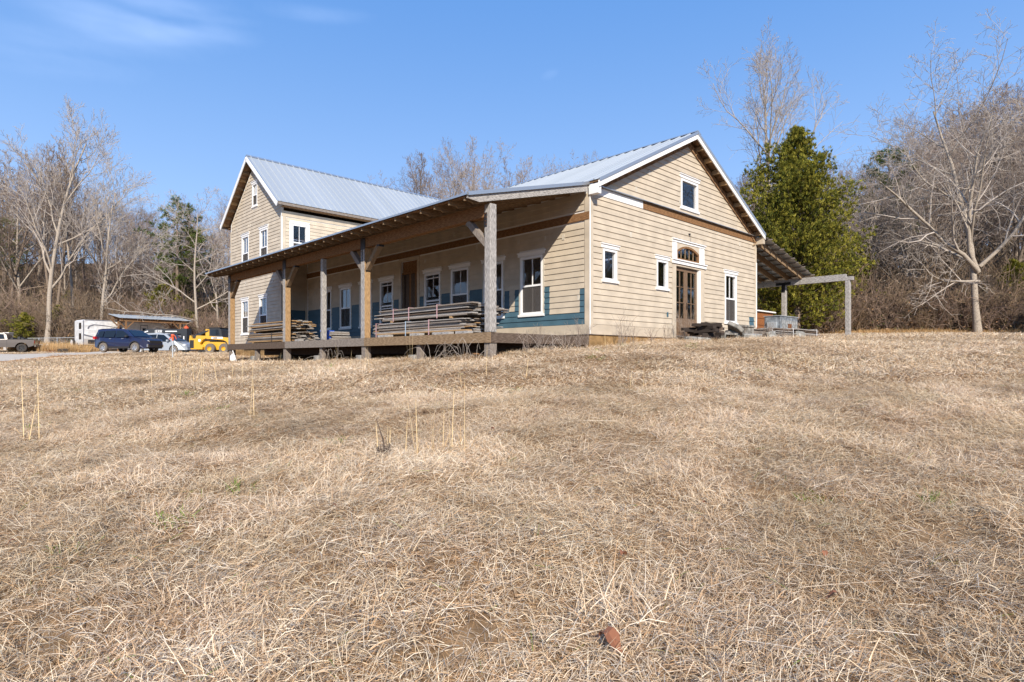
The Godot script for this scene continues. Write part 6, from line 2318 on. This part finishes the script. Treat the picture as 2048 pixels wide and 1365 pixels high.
func camper() -> void:
	var p := at(166, 60.0)
	# heading: right and away; local x along the trailer, local z out of the side we see
	var turn := atan2(0.8, 0.6)
	var o := thing("travel_trailer", "white travel trailer with grey swoosh stripes and a spare wheel at its rear", "trailer", p, turn)
	var body := MB.new()
	body.prism(PackedVector2Array([Vector2(0.0, 0.75), Vector2(0.0, 3.15), Vector2(0.15, 3.28), Vector2(7.0, 3.28), Vector2(7.6, 2.9), Vector2(8.3, 1.6), Vector2(8.25, 0.75)]), -2.4, 0.0, 0.04)
	body.put("body", M.camper_white, o)
	boxed("lower_panel", Vector3(0.05, 0.76, 0.002), Vector3(8.2, 1.35, 0.012), M.camper_grey, o)
	boxed("chassis", Vector3(-0.35, 0.45, -2.2), Vector3(8.4, 0.745, -0.15), M.black_plastic, o)
	boxed("roof_rail", Vector3(0.1, 3.2, 0.002), Vector3(6.9, 3.27, 0.02), M.stripe_grey, o)
	boxed("corner_trim", Vector3(-0.012, 0.75, -0.03), Vector3(0.05, 3.2, 0.013), M.stripe_grey, o)
	for y in [1.75, 2.2, 2.65]:
		boxed("panel_seam", Vector3(0.06, y, 0.001), Vector3(7.2, y + 0.012, 0.006), M.camper_grey, o)
	for a in [[0.45, 2.35], [0.45, 1.3]]:
		boxed("rear_window", Vector3(-0.02, a[1], -1.15), Vector3(-0.002, a[1] + 0.62, -0.55), M.auto_glass, o)
	for s in [[Vector3(0.4, 2.35, 0), Vector3(0.5, 2.62, 0), Vector3(0.9, 2.78, 0), Vector3(1.8, 2.74, 0), Vector3(3.4, 2.5, 0)], [Vector3(0.05, 1.75, 0), Vector3(0.8, 1.55, 0), Vector3(1.6, 1.36, 0)]]:
		var m := MB.new()
		for k in s.size() - 1:
			m.bar(s[k] + Vector3(0, 0, 0.012), s[k + 1] + Vector3(0, 0, 0.012), 0.01, 0.13 - 0.02 * k)
		m.put("stripe", M.stripe_grey, o)
	boxed("hatch", Vector3(0.4, 0.82, 0.013), Vector3(1.25, 1.25, 0.02), M.black_plastic, o)
	for a in [[2.9, 2.2, 0.5, 0.4], [4.0, 1.75, 0.8, 0.45], [6.6, 1.7, 0.6, 0.7]]:
		boxed("window", Vector3(a[0], a[1], 0.013), Vector3(a[0] + a[2], a[1] + a[3], 0.025), M.auto_glass, o)
	boxed("door_frame", Vector3(5.2, 0.9, 0.013), Vector3(5.95, 2.95, 0.022), M.stripe_grey, o)
	boxed("door", Vector3(5.26, 0.95, 0.023), Vector3(5.89, 2.88, 0.03), M.camper_white, o)
	boxed("door_window", Vector3(5.4, 1.8, 0.031), Vector3(5.75, 2.6, 0.036), M.auto_glass, o)
	boxed("tail_light", Vector3(0.15, 0.6, -0.148), Vector3(0.4, 0.66, -0.14), M.red_lamp, o)
	for x in [4.2, 5.05]:
		for z in [-0.3, -2.1]:
			wheel(o, x, z, 0.34, 0.2, M.alloy, M.rubber, 6)
	for x in [0.5, 1.6, 7.6]:
		var m := MB.new()
		m.bar(Vector3(x, 0.47, -0.3), Vector3(x + 0.15, 0.02, -0.3), 0.08, 0.06)
		m.box(Vector3(x + 0.02, -0.03, -0.42), Vector3(x + 0.3, 0.02, -0.18))
		m.put("stabiliser_leg", M.black_plastic, o)
	var sp := MB.new()
	sp.lathe(PackedVector2Array([Vector2(0, 0.001), Vector2(0, 0.30), Vector2(0.05, 0.37), Vector2(0.2, 0.37), Vector2(0.25, 0.3), Vector2(0.25, 0.001)]), Vector3(-0.62, 0.95, -1.2), Vector3(1, 0, 0), 20)
	sp.put("spare_wheel", M.rubber, o)
	var cv := MB.new()
	cv.lathe(PackedVector2Array([Vector2(-0.01, 0.001), Vector2(-0.01, 0.30), Vector2(0.0, 0.31)]), Vector3(-0.63, 0.95, -1.2), Vector3(1, 0, 0), 20)
	cv.put("wheel_cover", M.camper_white, o)
	# the open shed roof beside it
	var s := thing("camper_shelter", "open timber shelter with a grey ribbed metal roof along the camper", "shelter", p + Basis(Vector3.UP, turn) * Vector3(0, 0.05, 0), turn)
	var hub_ := hub("roof", s)
	var a := Vector3(2.3, 3.95, -0.6)
	var b := Vector3(2.3, 3.42, 2.5)
	var down := b - a
	var y := down.normalized().cross(Vector3(1, 0, 0))
	for k in 9:
		inst("roof_panel", sheet(0.8), M["metal%d" % (k % 3)], hub_, Transform3D(Basis(Vector3(1, 0, 0), y if y.y > 0 else -y, down), a + Vector3(0.4 + 0.8 * k, 0, 0)))
	for k in 5:
		var m := MB.new()
		m.bar(a + Vector3(0.3 + 1.65 * k, -0.08, 0.05), b + Vector3(0.3 + 1.65 * k, -0.08, -0.05), 0.05, 0.12)
		m.put("rafter", M.brown_wood_x, s)
	for z in [2.2, 0.3]:
		var yy := 3.30 if z > 1.0 else 3.62
		boxed("beam", Vector3(2.5, yy - 0.2, z - 0.06), Vector3(9.3, yy, z + 0.06), M.brown_wood_x, s)
		for x in [3.0, 8.3]:
			boxed("post", Vector3(x - 0.07, -0.3, z - 0.07), Vector3(x + 0.07, yy - 0.202, z + 0.07), M.brown_wood_y, s)
			for q in [-1.0, 1.0]:
				var m := MB.new()
				m.bar(Vector3(x, yy - 0.95, z), Vector3(x + q * 0.7, yy - 0.22, z), 0.08, 0.09, Vector3(0, 0, 1))
				m.put("brace", M.brown_wood_y, s)


func yard_bits() -> void:
	# frost-free hydrant in the grass
	var o := thing("yard_hydrant", "red-headed yard hydrant on a pale pipe standing in the grass", "hydrant", at(345, 34.5))
	var m := MB.new()
	m.rod(Vector3(0, -0.1, 0), Vector3(0, 1.0, 0), 0.035, 10)
	m.put("pipe", M.galvanised, o)
	var h := MB.new()
	h.lathe(PackedVector2Array([Vector2(0.0, 0.045), Vector2(0.1, 0.06), Vector2(0.2, 0.06), Vector2(0.3, 0.10), Vector2(0.36, 0.08), Vector2(0.38, 0.001)]), Vector3(0, 1.0, 0), Vector3.UP, 12)
	h.put("head", M.red_iron, o)
	var s := MB.new()
	s.tube(PackedVector3Array([Vector3(0, 1.2, 0), Vector3(-0.12, 1.17, 0), Vector3(-0.19, 1.08, 0)]), PackedFloat32Array([0.04, 0.035, 0.03]), 8)
	s.put("spout", M.red_iron, o)
	var l := MB.new()
	l.tube(PackedVector3Array([Vector3(0.03, 1.34, 0), Vector3(0.15, 1.25, 0), Vector3(0.2, 1.08, 0)]), PackedFloat32Array([0.022, 0.02, 0.018]), 6)
	l.put("handle", M.red_iron, o)
	# a tyre lying flat
	var t := thing("old_tyre", "black tyre lying flat at the edge of the gravel", "tyre", at(129, 57.0) + Vector3(0, 0.05, 0))
	var tm := MB.new()
	tm.lathe(PackedVector2Array([Vector2(0, 0.33), Vector2(0, 0.5), Vector2(0.08, 0.56), Vector2(0.24, 0.56), Vector2(0.32, 0.5), Vector2(0.32, 0.33), Vector2(0, 0.33)]), Vector3.ZERO, Vector3.UP, 24)
	tm.put("tread", M.rubber, t)
	var d := thing("dirt_mound", "low brown mound of dirt beside the flat tyre", "mound", at(108, 57.5))
	var dm := MB.new()
	dm.lathe(PackedVector2Array([Vector2(0.28, 0.001), Vector2(0.24, 0.3), Vector2(0.1, 0.75), Vector2(-0.1, 1.0)]), Vector3.ZERO, Vector3.UP, 16)
	dm.put("heap", M.rust, d)
	# crumpled white sheets in the tall grass
	for a in [[85, 59.0, 1.0, 0.75, 0.5, "crumpled white sheet propped up in the tawny grass"], [128, 63.0, 2.6, 0.5, 1.1, "long heap of white sheeting lying in front of the camper's spare wheel"]]:
		var w := thing("white_sheet", a[5], "sheet", at(a[0], a[1]))
		var sm := MB.new()
		sm.rnd.seed = int(a[0])
		var nx := 7
		var grid := []
		for i in nx:
			var row := []
			for j in 4:
				row.append(Vector3((i / 6.0 - 0.5) * a[2], a[3] * (0.35 + 0.65 * (1.0 - j / 3.0)) + sm.rnd.randf_range(-0.12, 0.12), (j / 3.0 - 0.3) * a[4] + sm.rnd.randf_range(-0.06, 0.06)))
			grid.append(row)
		for i in nx - 1:
			for j in 3:
				sm.quad(grid[i][j + 1], grid[i + 1][j + 1], grid[i + 1][j], grid[i][j])
				var e := Vector3(0, -0.03, 0)
				sm.quad(grid[i][j] + e, grid[i + 1][j] + e, grid[i + 1][j + 1] + e, grid[i][j + 1] + e)
		sm.put("sheet", M.camper_white, w)
		var us := MB.new()
		us.rounded(Vector3(-a[2] * 0.4, -0.05, -0.15), Vector3(a[2] * 0.4, a[3] * 0.35, a[4] * 0.4), 0.04)
		us.put("bundle", M.camper_white, w)
	# chain-link fence
	var f0 := at(40, 65.0)
	var f1 := at(150, 66.0)
	var fence := thing("chain_link_fence", "low chain-link fence in front of the brush behind the tawny grass", "fence", f0)
	var along := f1 - f0
	var n := 4
	for k in n:
		var q := along * (k / float(n - 1))
		var pm := MB.new()
		pm.rod(q + Vector3(0, -0.3, 0), q + Vector3(0, 1.35, 0), 0.03, 8)
		pm.put("post", M.galvanised, fence)
	var rm := MB.new()
	rm.rod(Vector3(0, 1.33, 0), along + Vector3(0, 1.33, 0), 0.022, 6)
	rm.put("top_rail", M.galvanised, fence)
	var wire := MB.new()
	var flat := along.length()
	var dir := along.normalized()
	var xx := 0.0
	while xx < flat:
		for s2 in [-1.0, 1.0]:
			var x0 := xx
			var x1: float = clampf(xx + s2 * 1.3, 0.0, flat)
			wire.tube(PackedVector3Array([dir * x0 + Vector3(0, 0.02, 0), dir * x1 + Vector3(0, 0.02 + absf(x1 - x0), 0)]), PackedFloat32Array([0.003, 0.003]), 3, false)
		xx += 0.12
	wire.put("wire_mesh", M.galvanised, fence).set_meta("kind", "stuff")
